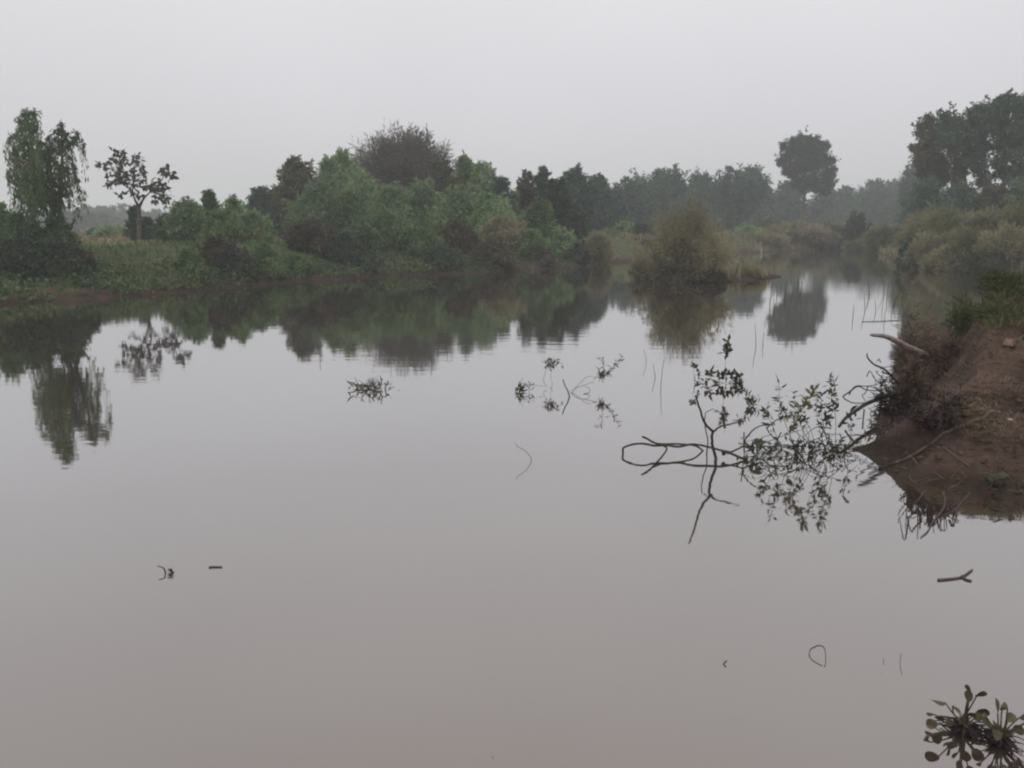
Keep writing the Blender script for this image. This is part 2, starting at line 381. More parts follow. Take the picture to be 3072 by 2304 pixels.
SHAPES = {
    'cone': lambda t: (1 - t) ** 0.8 * np.minimum(1, 0.7 + t / 0.3) + 0.05,
    'round': lambda t: np.sqrt(np.clip(1 - (2 * t - 1) ** 2, 0.02, 1)),
    'dome': lambda t: np.sqrt(np.clip(1 - t ** 2, 0.03, 1)),
    'flat': lambda t: np.clip(0.35 + 0.9 * t, 0, 1) * np.where(t > 0.85, 0.8, 1),
    'column': lambda t: np.where(t > 0.8, np.sqrt(np.clip((1 - t) / 0.2, 0.03, 1)), 0.85 + 0.15 * t),
}
def lobed_crown(rng, w, h, z0, shape, nl, LL, WW, dens, droop=0.2, stray=0.12, lr=(0.14, 0.24), squash=0.9):
    """clumps of leaves spread through the crown's volume; returns the leaf mesh builder and the clump centres"""
    mb = MB(); s = SHAPES[shape]; cen = []
    for i in range(nl):
        t = (i + rng.uniform(0.2, 0.8)) / nl
        r = w * rng.uniform(*lr) * (0.65 if t > 0.85 else 1)
        r = min(r, (h - z0) * 0.33)
        R = max(0.0, s(np.array(t)) * w / 2 - r * 0.75)
        a = i * 2.399 + rng.uniform(-0.7, 0.7)
        rr = R * math.sqrt(rng.uniform(0.15, 1.0))
        c = np.array([rr * math.cos(a), rr * math.sin(a), z0 + r * 0.5 + (h - z0 - r * 1.3) * t])
        cen.append((c, r))
        n = int(min(6000, dens * 12.57 * r * r / (LL * WW * 0.5)))
        u = rdir(rng, n); q = rng.uniform(0, 1, n) ** 0.42
        far = rng.uniform(0, 1, n) < stray; q = np.where(far, q * rng.uniform(1.0, 1.45, n), q)
        lump = 1 + 0.35 * np.sin(u[:, 0] * 5 + i) * np.sin(u[:, 1] * 5 + 2 * i) * np.sin(u[:, 2] * 5 + 3 * i)
        p = c + u * (r * q * lump)[:, None] * np.array([1, 1, squash])
        d = rdir(rng, n) * 0.8 + u * 0.5 + np.array([0, 0, -droop * 2])
        leaves(mb, rng, p, d, LL, WW)
        for _t in range(7):                                # loose leading shoots that break the outline
            w1 = unit(rdir(rng, 1)[0] * [1, 1, .7] + [0, 0, .55]); m1 = 16; t1 = np.sort(rng.uniform(.55, 1, m1))[:, None]
            p1 = c + w1 * t1 * r * rng.uniform(1.15, 1.75) + rng.normal(size=(m1, 3)) * r * .06
            leaves(mb, rng, p1, rdir(rng, m1) * .8 + w1 * .6, LL, WW)
    return mb, cen
def limbs(rng, mb, h, cen, r0, fork=0.25, lean=(0, 0)):
    top = np.array([lean[0], lean[1], h * 0.9])
    tr = wobble(rng, np.linspace([0, 0, -0.3], top, 12), 0.02 * h)
    tube(mb, tr, np.linspace(r0, r0 * 0.25, 12), 7)
    for c, r in cen:
        f = np.clip((c[2] - 0.25 * h * rng.uniform(0.4, 1.0)) / (h * 0.9), fork, 0.93)
        k = f * 11; i = int(k); st = tr[i] + (tr[min(i + 1, 11)] - tr[i]) * (k - i)
        mid = st * 0.5 + c * 0.5 + np.array([0, 0, -0.1 * np.linalg.norm(c - st)])
        tube(mb, spline([st, mid, c], 4), np.linspace(r0 * 0.35, r0 * 0.08, 9), 5)
def shore_depth(px):
    Y = np.arange(14, 90, 0.1); X = (px - 512) / F * Y * CP
    b = height(X, Y) > 0.02; return float(Y[np.argmax(b)])
def place(px, top, Y):
    x = at(px, 226, Y)[0]; zb = H1(x, Y); return x, zb, at(px, top, Y)[2] - zb

def tree(name, px, top, wpx, Y, m, label, cat='tree', group=None, shape='round', z0=0.15, nl=20, dens=1.0, leaf=3.3, asp=0.42,
         droop=0.25, r0=None, lr=(0.14, 0.24), seed=None, stray=0.2):
    rng = np.random.default_rng(seed if seed is not None else int(px * 7 + top * 13 + Y * 3) % 100000 + 5)
    x, zb, h = place(px, top, Y); w = wpx * Y / F
    o = thing(name, (x, Y, zb), label, cat, group)
    o.rotation_euler.z = rng.uniform(-0.4, 0.4)
    LL = max(0.05, leaf * Y / F)
    mb, cen = lobed_crown(rng, w, h, h * z0, shape, nl, LL, LL * asp, dens, droop, stray, lr)
    mb.build('crown' if cat == 'tree' else 'foliage', M[m], o)
    tb = MB(); limbs(rng, tb, h, cen, r0 or max(0.03, 0.014 * h), fork=min(0.3, z0 + 0.05))
    tb.build('trunk' if cat == 'tree' else 'stems', M['trunk'], o)
    return o
def sprays(name, px, top, wpx, Y, m, label, cat, group=None, nst=90, per=120, LL=None, asp=0.16, base=0.25, stem=0.012, curve=0.5, low=0.15, seed=None,
           stemm='trunk', spread=0.06, hr=(0.72, 1.02), flat=0.92):
    """a clump of stems that arch outward from one foot, fine leaves along each (bamboo, feathery shrubs, reeds)"""
    rng = np.random.default_rng(seed if seed is not None else int(px * 11 + top * 5 + Y * 3) % 100000)
    x, zb, h = place(px, top, Y); R = wpx * Y / F / 2
    o = thing(name, (x, Y, zb), label, cat, group)
    sm = MB(); lm = MB(); LL = LL or 6 * Y / F
    for i in range(nst):
        a = rng.uniform(0, 2 * math.pi); q = math.sqrt(rng.uniform(0, 1))
        hh = h * math.sqrt(max(0.04, 1 - (q * flat) ** 2)) * rng.uniform(*hr)
        b = np.array([math.cos(a), math.sin(a), 0]); s0 = b * R * base * q
        e = b * R * q * rng.uniform(0.85, 1.1) + np.array([0, 0, hh])
        c = s0 + np.array([0, 0, hh * 0.65]) + b * R * q * 0.25 * (1 - curve)
        t = np.linspace(0, 1, 9)[:, None]
        pts = (1 - t) ** 2 * (s0 + [0, 0, -0.15]) + 2 * t * (1 - t) * c + t ** 2 * e
        tube(sm, pts, np.linspace(stem, stem * 0.3, 9), 4, cap=False)
        n = per; u = low + (1 - low) * rng.uniform(0, 1, n) ** 0.8
        k = u * 8; ii = np.minimum(k.astype(int), 7); fr = (k - ii)[:, None]
        p = pts[ii] * (1 - fr) + pts[ii + 1] * fr
        tg = unit(pts[np.minimum(ii + 1, 8)] - pts[ii])
        off = rdir(rng, n)
        p = p + off * (R * spread * rng.uniform(0, 1, n) * (0.4 + 0.6 * u))[:, None]
        leaves(lm, rng, p, tg * 0.6 + off * 0.8 + np.array([0, 0, -0.15]), LL, LL * asp)
    lm.build('foliage', M[m], o); sm.build('stems', M[stemm], o)
    return o

def clump_tree(name, Y, o_, s_, clumps, m, label, group, base_px, leaf=2.6, dens=1.0, asp=0.5, r0=0.2, depth=0.6, seed=1, droop=0.2, stray=0.1, cat='tree', grow=1.1):
    """a tree whose foliage clumps were sketched one by one: (u, v, r) each with its own depth"""
    rng = np.random.default_rng(seed); x = at(base_px, 226, Y)[0]; zb = H1(x, Y); o = thing(name, (x, Y, zb), label, cat, group)
    lm = MB(); tb = MB(); cen = []; LL = leaf * Y / F; base = np.array([x, Y, zb])
    us = np.array([c[0] for c in clumps], float); wid = (us.max() - us.min()) / s_ / 3 * Y / F
    for u, v, r in clumps:
        q = at((o_[0] + u / s_) / 3, (o_[1] + v / s_) / 3, Y + rng.uniform(-.5, .5) * wid * depth) - base
        R_ = grow * r / s_ / 3 * Y / F; cen.append((q, R_))
        for k in range(6):
            c = q + rdir(rng, 1)[0] * R_ * 0.6 * [1, 1, .9]; rr = R_ * rng.uniform(.4, .68)
            n = int(dens * 12.57 * rr * rr / (LL * LL * asp * .5) * 1.05); w = rdir(rng, n); qq = rng.uniform(0, 1, n) ** .45
            qq = np.where(rng.uniform(0, 1, n) < stray, qq * rng.uniform(1, 1.5, n), qq)
            leaves(lm, rng, c + w * (rr * qq)[:, None], rdir(rng, n) + w * .5 + [0, 0, -droop * 2], LL, LL * asp)
        for _t in range(6):                                # loose leading shoots that break the outline
            w1 = unit(rdir(rng, 1)[0] * [1, 1, .7] + [0, 0, .55]); m1 = 14; t1 = np.sort(rng.uniform(.55, 1, m1))[:, None]
            p1 = q + w1 * t1 * R_ * rng.uniform(1.15, 1.75) + rng.normal(size=(m1, 3)) * R_ * .06
            leaves(lm, rng, p1, rdir(rng, m1) * .8 + w1 * .6, LL, LL * asp)
    h = max(c[0][2] for c in cen); mx = float(np.mean([c[0][0] for c in cen]))
    limbs(rng, tb, h, cen, r0, fork=0.3, lean=(mx, 0)); lm.build('crown', M[m], o); tb.build('trunk', M['trunk'], o); return o

# ------------------------------------------------------------------ the setting: ground, water
def build_ground():
    rad = np.concatenate([np.geomspace(0.4, 4.5, 40, endpoint=False), np.linspace(4.5, 12, 240, endpoint=False),
                          np.geomspace(12, 75, 230, endpoint=False), np.geomspace(75, 430, 50)])
    ang = np.radians(np.concatenate([np.arange(-50, 50, 0.2), np.arange(50, 310, 2.0)]))
    R, T = np.meshgrid(rad, ang, indexing='ij'); nr, na = R.shape
    X = (R * np.sin(T)).ravel(); Y = (R * np.cos(T)).ravel()
    h, sd, wr, wm = height(X, Y, True)
    v = np.stack([X, Y, h], 1)
    i = np.arange(nr - 1)[:, None] * na; j = np.arange(na)[None]; k = (j + 1) % na
    f = np.stack([i + j, i + na + j, i + na + k, i + k], -1).reshape(-1, 4)
    mb = MB(); mb.add(np.concatenate([v, [[0, 0, H1(0, 0)]]]), f)
    jj = np.arange(na); mb.f[3] = [np.stack([jj, (jj + 1) % na, np.full(na, nr * na)], 1)[:, ::-1]]
    o = mb.build('ground', M['soil'], smooth=True); o['kind'] = 'structure'
    turf = ss((sd - 0.5 + 1.5 * fbm(X * 0.5, Y * 0.5, 21)) / 0.9)
    turf_r = ss((h - 0.95 + 0.9 * fbm(X * 0.9, Y * 0.9, 22)) / 0.35) * ss((sd - 0.8) / 0.6)
    gcov = turf * (1 - wr) + turf_r * wr
    dry = ss((sd - 5.0) / 4) * ss((fbm(X * 0.08, Y * 0.08, 31) + 0.28) / 0.3) * (1 - wr) * np.where(X > 8, 0.4, 1.0)
    col = np.zeros((len(X) + 1, 4), np.float32); col[:-1, 0] = gcov; col[:-1, 1] = dry; col[:-1, 2] = 1 - ss((h - 0.04 - 0.12 * vnoise(X * 1.5, Y * 1.5, 71)) / 0.16); col[:, 3] = 1
    ca = o.data.color_attributes.new('cover', 'FLOAT_COLOR', 'POINT'); ca.data.foreach_set('color', col.ravel())
    return o
build_ground()
wmb = MB(); xs = np.linspace(-60, 60, 25); ys = np.linspace(0.5, 90, 20)
XX, YY = np.meshgrid(xs, ys, indexing='ij')
wv = np.stack([XX.ravel(), YY.ravel(), np.zeros(XX.size)], 1); i = np.arange(24)[:, None] * 20; j = np.arange(19)[None]
wmb.add(wv, np.stack([i + j, i + 20 + j, i + 21 + j, i + j + 1], -1).reshape(-1, 4))
wo = wmb.build('water', M['water'], smooth=True); wo['kind'] = 'structure'

# ------------------------------------------------------------------ grasses (nobody could count them)
def blades(name, m, x, y, L_, W_, rng, label, cat='grass', lean=0.45, lay=0.0):
    n = len(x); z = height(x, y)
    p = np.stack([x, y, z - 0.02], 1); L_ = np.broadcast_to(L_, (n,)) * rng.uniform(0.5, 1.3, n); W_ = np.broadcast_to(W_, (n,)) * rng.uniform(0.6, 1.3, n)
    a = rng.uniform(0, 2 * math.pi, n); hd = np.stack([np.cos(a), np.sin(a), np.zeros(n)], 1)
    b = np.stack([-np.sin(a), np.cos(a), np.zeros(n)], 1)
    ln = (lean * rng.uniform(0.2, 1.6, n))[:, None]; up = np.array([0, 0, 1.0])
    L3 = L_[:, None]; W3 = W_[:, None]; f = 1 - lay
    m1 = p + (up * f * 0.55 + hd * ln * 0.35) * L3; m2 = p + (up * f * 0.85 + hd * ln * 1.0) * L3
    v = np.stack([p - b * W3 * 0.5, p + b * W3 * 0.5, m1 + b * W3 * 0.4, m1 - b * W3 * 0.4, m2], 1).reshape(-1, 3)
    o5 = np.arange(n)[:, None] * 5
    mb = MB(); mb.add(v, o5 + np.array([[0, 1, 2, 3]])); mb.f[3] = [o5 + np.array([[3, 2, 4]])]
    o = mb.build(name, M[m]); tag(o, label, cat, None, 'stuff'); return o
def scatter(rng, n, x0, x1, y0, y1, test):
    x = rng.uniform(x0, x1, n); y = rng.uniform(y0, y1, n)
    vis = np.abs(x) < y * 0.66 + 1.5
    x, y = x[vis], y[vis]; h, sd, wr, wm = height(x, y, True); k = test(x, y, h, sd, wr, wm, rng.uniform(0, 1, len(x)))
    return x[k], y[k]
rng = np.random.default_rng(3)
x, y = scatter(rng, 90000, -24, 8, 17, 46, lambda x, y, h, sd, wr, wm, u: (sd > 0.12 + 0.6 * (vnoise(x * 0.7, y * 0.7, 5) - 0.3)) & (sd < 7) & (u < 0.6 + 0.8 * (vnoise(x * .5, y * .5, 9) - .5)))
blades('bank_grass', 'grass', x, y, 0.20, 0.03, rng, 'green grass covering the far bank above the muddy waterline')
x, y = scatter(rng, 70000, -75, 20, 27, 130, lambda x, y, h, sd, wr, wm, u: (sd > 6.0))
blades('field_grass', 'field', x, y, 0.16, 0.06 + 0.0009 * y, rng, 'dry yellowish grass of the field behind the far bank')
x, y = scatter(rng, 60000, 6, 62, 12, 95, lambda x, y, h, sd, wr, wm, u: (sd > 0.1) & (sd < 14) & (wm > 0.3))
blades('reedy_grass', 'olive', x, y, 0.55, 0.03 + 0.0006 * y, rng, 'rough olive grass along the right hand bank')
x, y = scatter(rng, 120000, 2.2, 9, 5.2, 13, lambda x, y, h, sd, wr, wm, u: (sd > 0.12) & (wr > .2) & (u < (0.12 + ss((sd - .1) / .8)) * (0.15 + 1.3 * vnoise(x * 2, y * 2, 4))))
blades('dead_grass', 'deadgrass', x, y, 0.13, 0.008, rng, 'withered brown grass and litter on the near earth bank', lean=1.3, lay=0.5)
x, y = scatter(rng, 90000, 3.6, 11, 6.2, 15, lambda x, y, h, sd, wr, wm, u: (sd > 0.5) & (wr > .1) & (h > 0.62 + 0.55 * (vnoise(x * 1.5, y * 1.5, 6) - .5) + 0.45 * ss((5.6 - x) / 1.0)))
blades('mound_grass', 'topgrass', x, y, 0.17, 0.010, rng, 'green grass on top of the near earth bank', lean=0.9)
def creepers():
    """low leafy ground cover hanging down to the waterline"""
    rng = np.random.default_rng(17); lm = MB(); n = 60000
    px = rng.uniform(-80, 800, n); Y = rng.uniform(17, 44, n); X = (px - 512) / F * Y * CP
    h, sd, wr, wm = height(X, Y, True)
    k = (px < 715) & (sd > 0.1) & (sd < 2.6) & (h > 0.02) & (vnoise(X * 0.8, Y * 0.8, 41) + 0.5 * (rng.uniform(0, 1, n) - .5) > 0.36)
    X, Y, h = X[k], Y[k], h[k]; m = len(X); r = 0.12 + 0.30 * vnoise(X * .6, Y * .6, 42)
    for i in range(3):
        p = np.stack([X, Y, h], 1) + rng.normal(size=(m, 3)) * r[:, None] * [.5, .5, .35] + np.stack([0 * X, 0 * X, r * .5], 1)
        leaves(lm, rng, p, rdir(rng, m) + [0, 0, -.1], 0.15, 0.07)
    tag(lm.build('bank_creepers', M['bankleaf']), 'dark low creepers covering the far bank down to the water', 'creepers', None, 'stuff')
creepers()

# ------------------------------------------------------------------ trees behind the left bank
OW, SW = (0, 250), 2.37
def weeping(base_px, Y, hang, label, seed):
    """(u, v_top, v_bottom, spread): bundles of hanging strands, each from its own limb"""
    rng = np.random.default_rng(seed); x = at(base_px, 226, Y)[0]; zb = H1(x, Y); base = np.array([x, Y, zb])
    o = thing('weeping_tree', base, label, 'tree', 'weeping trees on the left bank')
    tb = MB(); lm = MB(); k = Y / F / SW / 3
    pt = lambda u, v, dy=0.0: at((OW[0] + u / SW) / 3, (OW[1] + v / SW) / 3, Y + dy) - base
    top = min(hang, key=lambda a: a[1]); tp = pt(top[0], top[1] + 20)
    tr = wobble(rng, spline([[0, 0, -.3], [tp[0] * .2, 0, tp[2] * .4], [tp[0] * .8, 0, tp[2] * .75], tp], 5), 0.10); nT = len(tr) - 1
    tube(tb, tr, np.linspace(0.09, 0.012, nT + 1), 7)
    for u, v0, v1, sp in hang:
        n = max(3, int(sp * 0.36)); dy = rng.uniform(-.75, .75)
        e = pt(u, v0, dy); f = np.clip((e[2] - 0.35 * abs(e[0])) / tp[2], .2, .97) * nT; i0 = min(int(f), nT - 1); st = tr[i0] + (tr[i0 + 1] - tr[i0]) * (f - i0)
        br = spline([st, (st + e) / 2 + [0, 0, .12], e], 5); tube(tb, br, np.linspace(0.024, 0.006, len(br)), 4, cap=False)
        for s_ in range(n):
            a = rng.uniform(-.72, .72) * sp; t0 = rng.uniform(0, .35); ln = (v1 - v0) * rng.uniform(.45, 1.05) * (1 - t0)
            q0 = pt(u + a, v0 + (v1 - v0) * t0 * .8, dy + rng.normal() * .22); L_ = ln * k; nn = int(22 * L_ + 5)
            w = np.sort(rng.uniform(0, 1, nn))[:, None]; sw = rng.normal(size=2) * .06
            p = q0 + np.array([0, 0, -1.]) * w * L_ + np.stack([sw[0] * np.sin(w[:, 0] * 3), sw[1] * w[:, 0], 0 * w[:, 0]], 1) + rng.normal(size=(nn, 3)) * [.035, .035, .02]
            leaves(lm, rng, p, rng.normal(size=(nn, 3)) * .32 + [0, 0, -1.0], 0.14, 0.034)
        nn = int(sp * 2.2); p = e + rng.normal(size=(nn, 3)) * sp * k * .38
        leaves(lm, rng, p, rdir(rng, nn) + [0, 0, -.6], 0.13, 0.036)
    us = [h[0] for h in hang]; c0 = (min(us) + max(us)) / 2
    for i in range(26):                                  # loose outer strands with sky between them
        u, v0, v1, sp = hang[rng.integers(3, len(hang))]; sg = np.sign(u - c0) or 1
        q0 = pt(u + sg * rng.uniform(5, 45), v0 + rng.uniform(-10, 60), rng.uniform(-.8, .8)); L_ = rng.uniform(60, 240) * k; nn = int(20 * L_ + 5)
        w = np.sort(rng.uniform(0, 1, nn))[:, None]; p = q0 + np.array([sg * .12, 0, -1.]) * w * L_ + rng.normal(size=(nn, 3)) * .03
        leaves(lm, rng, p, rng.normal(size=(nn, 3)) * .3 + [0, 0, -1.0], 0.15, 0.034)
        tube(tb, [q0 + [-sg * .25, 0, -.1], q0, q0 + [sg * .12 * L_, 0, -L_]], [.008, .005, .002], 4, cap=False)
    lm.build('crown', M['weep'], o); tb.build('trunk', M['trunk'], o)
weeping(31, 24.6, [(205, 205, 330, 32), (165, 220, 340, 22), (250, 215, 360, 26), (140, 260, 480, 26), (190, 300, 620, 46), (240, 320, 640, 42), (105, 380, 640, 26), (75, 380, 430, 12), (62, 630, 730, 14), (110, 480, 820, 32),
    (150, 450, 860, 38), (200, 500, 900, 50), (250, 540, 900, 44), (285, 420, 560, 18), (275, 600, 880, 34), (180, 640, 960, 50), (120, 700, 940, 40), (240, 720, 980, 50)], 'tall weeping tree with the highest top, nearest the left edge', 5)
weeping(58, 25.4, [(430, 290, 390, 24), (405, 340, 500, 30), (470, 355, 480, 28), (350, 390, 560, 28), (318, 430, 620, 20), (370, 460, 800, 42), (430, 480, 760, 40), (520, 395, 440, 26), (545, 350, 420, 14), (490, 430, 570, 20), (503, 520, 690, 15),
    (528, 600, 730, 15), (545, 690, 850, 12), (572, 760, 880, 8), (480, 600, 800, 24), (440, 640, 880, 36), (380, 700, 940, 46), (330, 640, 930, 44), (492, 780, 900, 12), (300, 720, 960, 44), (410, 780, 960, 40)],
    'slightly shorter weeping tree with long trailing strands on its right side', 9)

def bush(*a, **k):
    k.setdefault('cat', 'shrub'); k.setdefault('shape', 'dome'); k.setdefault('z0', 0.0); k.setdefault('nl', 18); k.setdefault('lr', (0.17, 0.28)); k.setdefault('dens', 0.9)
    return tree('shrub', *a, **k)
GB = 'shrubs under the weeping trees'
bush(-4, 198, 44, 25.5, 'mid', 'pale green shrub cut by the left edge of the picture', group=GB)
bush(22, 214, 46, 24.6, 'green', 'green shrub under the taller weeping tree', group=GB)
bush(58, 218, 44, 25.0, 'green', 'green shrub under the shorter weeping tree', group=GB)
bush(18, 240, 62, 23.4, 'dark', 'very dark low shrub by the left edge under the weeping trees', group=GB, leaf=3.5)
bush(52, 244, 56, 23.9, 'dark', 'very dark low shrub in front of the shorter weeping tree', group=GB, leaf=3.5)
bush(76, 250, 26, 24.6, 'maroon', 'small brownish shrub right of the dark shrubs at the left', group=GB)
# leaning dead pole beside them
mb = MB(); q0 = at(62, 243, 25.2); q1 = at(75, 219, 25.6)
tube(mb, spline([q0 - [0, 0, .4], q0, (q0 + q1) / 2 + [0.03, 0, 0.03], q1], 5), np.linspace(0.05, 0.025, 16), 6)
tag(mb.build('leaning_pole', M['twig']), 'dark dead pole leaning right beside the weeping trees', 'dead branch')

# sparse forked tree with big leaves
def teak():
    Y = 40.0; x, zb, h = place(138, 151, Y)
    o = thing('broad_leaved_tree', (x, Y, zb), 'sparse forked tree with big dark leaves and open crown', 'tree')
    def c(u, v, dy=0.0): q = at(u / 7.11, (250 + v / 2.37) / 3, Y + dy); return q - np.array([x, Y, zb])
    rng = np.random.default_rng(12); tb = MB(); lm = MB()
    f = c(990, 880)
    tube(tb, spline([[0, 0, -0.2], c(985, 1000) + [0, .05, 0], f], 6), np.linspace(0.12, 0.085, 13), 8)
    stems = [[f, c(960, 830), c(935, 765), c(865, 715)], [c(940, 770), c(950, 700), c(930, 640), c(960, 580), c(985, 540)],
             [c(905, 740), c(880, 650), c(850, 580), c(860, 500)], [c(880, 720), c(820, 640), c(770, 570), c(700, 585)],
             [f, c(1015, 830), c(1050, 790), c(1110, 740)], [c(1080, 760), c(1150, 690), c(1175, 600)], [c(1090, 770), c(1150, 800), c(1190, 840)],
             [c(950, 790), c(985, 790)], [c(930, 760), c(870, 785)], [c(950, 700), c(1000, 690)], [c(860, 715), c(770, 715)]]
    for k, s in enumerate(stems):
        s = [np.array(p) * 1.0 for p in s]
        for i in range(1, len(s)): dy = rng.uniform(-.7, .7); s[i] = s[i] + (s[i] + np.array([x, Y, zb - CAM_Z])) * dy / Y
        q = spline(s, 5); tube(tb, q, np.linspace(0.075 if k in (0, 4) else 0.04, 0.015, len(q)), 6)
    cl = [(865, 500, 38), (820, 495, 25), (885, 540, 32), (800, 540, 35), (985, 530, 30), (955, 528, 16), (760, 585, 30), (700, 580, 24), (850, 560, 42), (840, 610, 42), (790, 640, 32),
          (850, 660, 38), (965, 580, 36), (1010, 605, 22), (950, 640, 40), (900, 640, 38), (905, 690, 34), (935, 715, 32), (1000, 690, 40), (1020, 640, 18), (870, 785, 30), (985, 795, 24),
          (770, 715, 26), (820, 690, 26), (1175, 600, 28), (1165, 630, 26), (1200, 640, 26), (1225, 655, 14), (1120, 700, 42), (1170, 725, 40), (1110, 750, 52), (1060, 745, 34), (1150, 790, 50), (1185, 800, 32),
          (1175, 845, 34), (1095, 830, 26), (1040, 735, 22), (940, 770, 20)]
    for u, v, r in cl:
        n = int(4 + r * 0.34); a = rng.normal(size=(n, 2)) * r * 0.42
        for i in range(n):
            q = c(u + a[i, 0], v + a[i, 1], rng.normal() * r * 0.012)
            leaves(lm, rng, q[None], (rdir(rng, 1) + [[0, 0, -0.5]]), 0.27, 0.17)
    lm.build('crown', M['teak'], o); tb.build('trunk', M['trunk'], o)
teak()
GF = 'hazy trees far behind the field'
for px, top, w, Y, s, lab in [
        (78, 210, 20, 150, 'dome', 'pale hazy far tree just right of the weeping trees'), (92, 214, 12, 160, 'cone', 'small pointed hazy far tree behind the field'),
        (104, 214, 18, 165, 'dome', 'rounded hazy far tree left of the sparse forked tree'), (116, 220, 16, 170, 'dome', 'lowest hazy far tree close left of the sparse forked tree'),
        (158, 222, 20, 160, 'dome', 'hazy far tree close right of the sparse forked tree'), (60, 205, 26, 150, 'dome', 'hazy far tree glimpsed behind the weeping trees')]:
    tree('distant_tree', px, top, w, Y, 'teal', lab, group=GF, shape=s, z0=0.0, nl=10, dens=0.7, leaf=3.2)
bush(135, 207, 18, 41.5, 'teal', 'narrow dark shrub round the foot of the sparse forked tree', shape='cone')
bush(148, 219, 14, 42, 'teal', 'small round shrub right of the sparse forked tree')
bush(112, 228, 34, 55, 'mid', 'low hazy shrub in the field left of the sparse forked tree')
bush(94, 231, 16, 60, 'teal', 'tiny dark shrub standing in the dry field', nl=7)

GH = 'bushy trees right of the sparse forked tree'
for px, top, w, Y, m, s, lab in [
        (168, 216, 26, 37, 'green', 'dome', 'low bushy tree at the left end of the short hedge of trees'),
        (187, 199, 30, 36, 'mid', 'round', 'round bushy tree, leftmost high top of the short hedge'),
        (211, 191, 24, 37, 'green', 'cone', 'pointed bushy tree, tallest of the short hedge'),
        (236, 198, 26, 37, 'mid', 'cone', 'green bushy tree right of the tallest of the short hedge'),
        (222, 212, 34, 34, 'green', 'dome', 'broad low bushy tree in front of the short hedge'),
        (254, 212, 28, 36, 'mid', 'dome', 'low bushy tree at the right end of the short hedge')]:
    tree('bushy_tree', px, top, w * 1.35, Y, m, lab, group=GH, shape=s, z0=0.03, nl=20, dens=0.9)

GM = 'dense trees round the bamboo'
for px, top, w, Y, m, s, lab in [
        (263, 187, 24, 52, 'teal', 'round', 'small bluish tree at the left end of the big grove'),
        (278, 190, 14, 52, 'teal', 'flat', 'thin wispy tree beside the small bluish one'),
        (299, 157, 42, 48, 'brownleaf', 'round', 'brownish lacy tree left in the big grove'),
        (331, 158, 32, 54, 'mid', 'cone', 'light green tree between the brownish tree and the next top'),
        (345, 150, 32, 56, 'mid', 'cone', 'light green tree with the highest top left of the bamboo'),
        (364, 172, 44, 50, 'mid', 'dome', 'broad light green tree below left of the bamboo'),
        (320, 184, 54, 45, 'green', 'dome', 'broad low tree in front of the brownish lacy one'),
        (352, 196, 44, 44, 'green', 'dome', 'low deep green tree in front of the light green tops'),
        (392, 186, 44, 46, 'mid', 'dome', 'light green tree right in front of the bamboo'),
        (424, 182, 46, 47, 'mid', 'dome', 'green tree in front of the right half of the bamboo'),
        (442, 161, 28, 53, 'brownleaf', 'cone', 'pointed brownish green tree just right of the bamboo'),
        (466, 155, 26, 53, 'green', 'cone', 'tall pointed tree, highest right of the bamboo'),
        (484, 162, 28, 52, 'mid', 'round', 'light green tree right of the tall pointed one'),
        (501, 177, 22, 50, 'teal', 'cone', 'dark narrow tree sloping down right of the grove'),
        (458, 192, 50, 45, 'mid', 'dome', 'broad low tree in front of the tall pointed one'),
        (490, 196, 48, 45, 'mid', 'dome', 'pale broad tree at the right foot of the grove'),
        (516, 189, 28, 55, 'mid', 'dome', 'low pale tree in the dip right of the grove'),
        (529, 172, 18, 50, 'brownleaf', 'flat', 'airy small topped tree in the dip right of the grove'),
        (543, 167, 17, 50, 'teal', 'cone', 'slim dark pointed tree in the middle of the far bank'),
        (557, 177, 22, 45, 'dark', 'round', 'very dark slim tree right of the slim pointed one'),
        (575, 167, 34, 58, 'teal', 'round', 'rounded greyish tree right of the very dark slim one'),
        (540, 200, 34, 44, 'green', 'dome', 'low green tree in front of the slim dark ones'),
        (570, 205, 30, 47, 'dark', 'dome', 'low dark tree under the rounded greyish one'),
        (598, 176, 26, 72, 'teal', 'cone', 'pointed hazy tree right of the rounded greyish one'),
        (613, 190, 24, 75, 'teal', 'dome', 'low hazy tree in the gap of the far line')]:
    tree('grove_tree', px, top, w * (1.85 if s == 'cone' else 1.3), Y, m, lab, group=GM, shape=s, z0=0.04, nl=24, dens=1.0, lr=(0.14, 0.24))
sprays('bamboo_clump', 403, 131, 104, 62, 'bamboo', 'tall grey brown feathery bamboo clump above the grove', 'bamboo', nst=240, per=170, LL=0.42, asp=0.15, base=0.3, stem=0.03, low=0.2, spread=0.12, flat=0.62, hr=(0.66, 1.05))

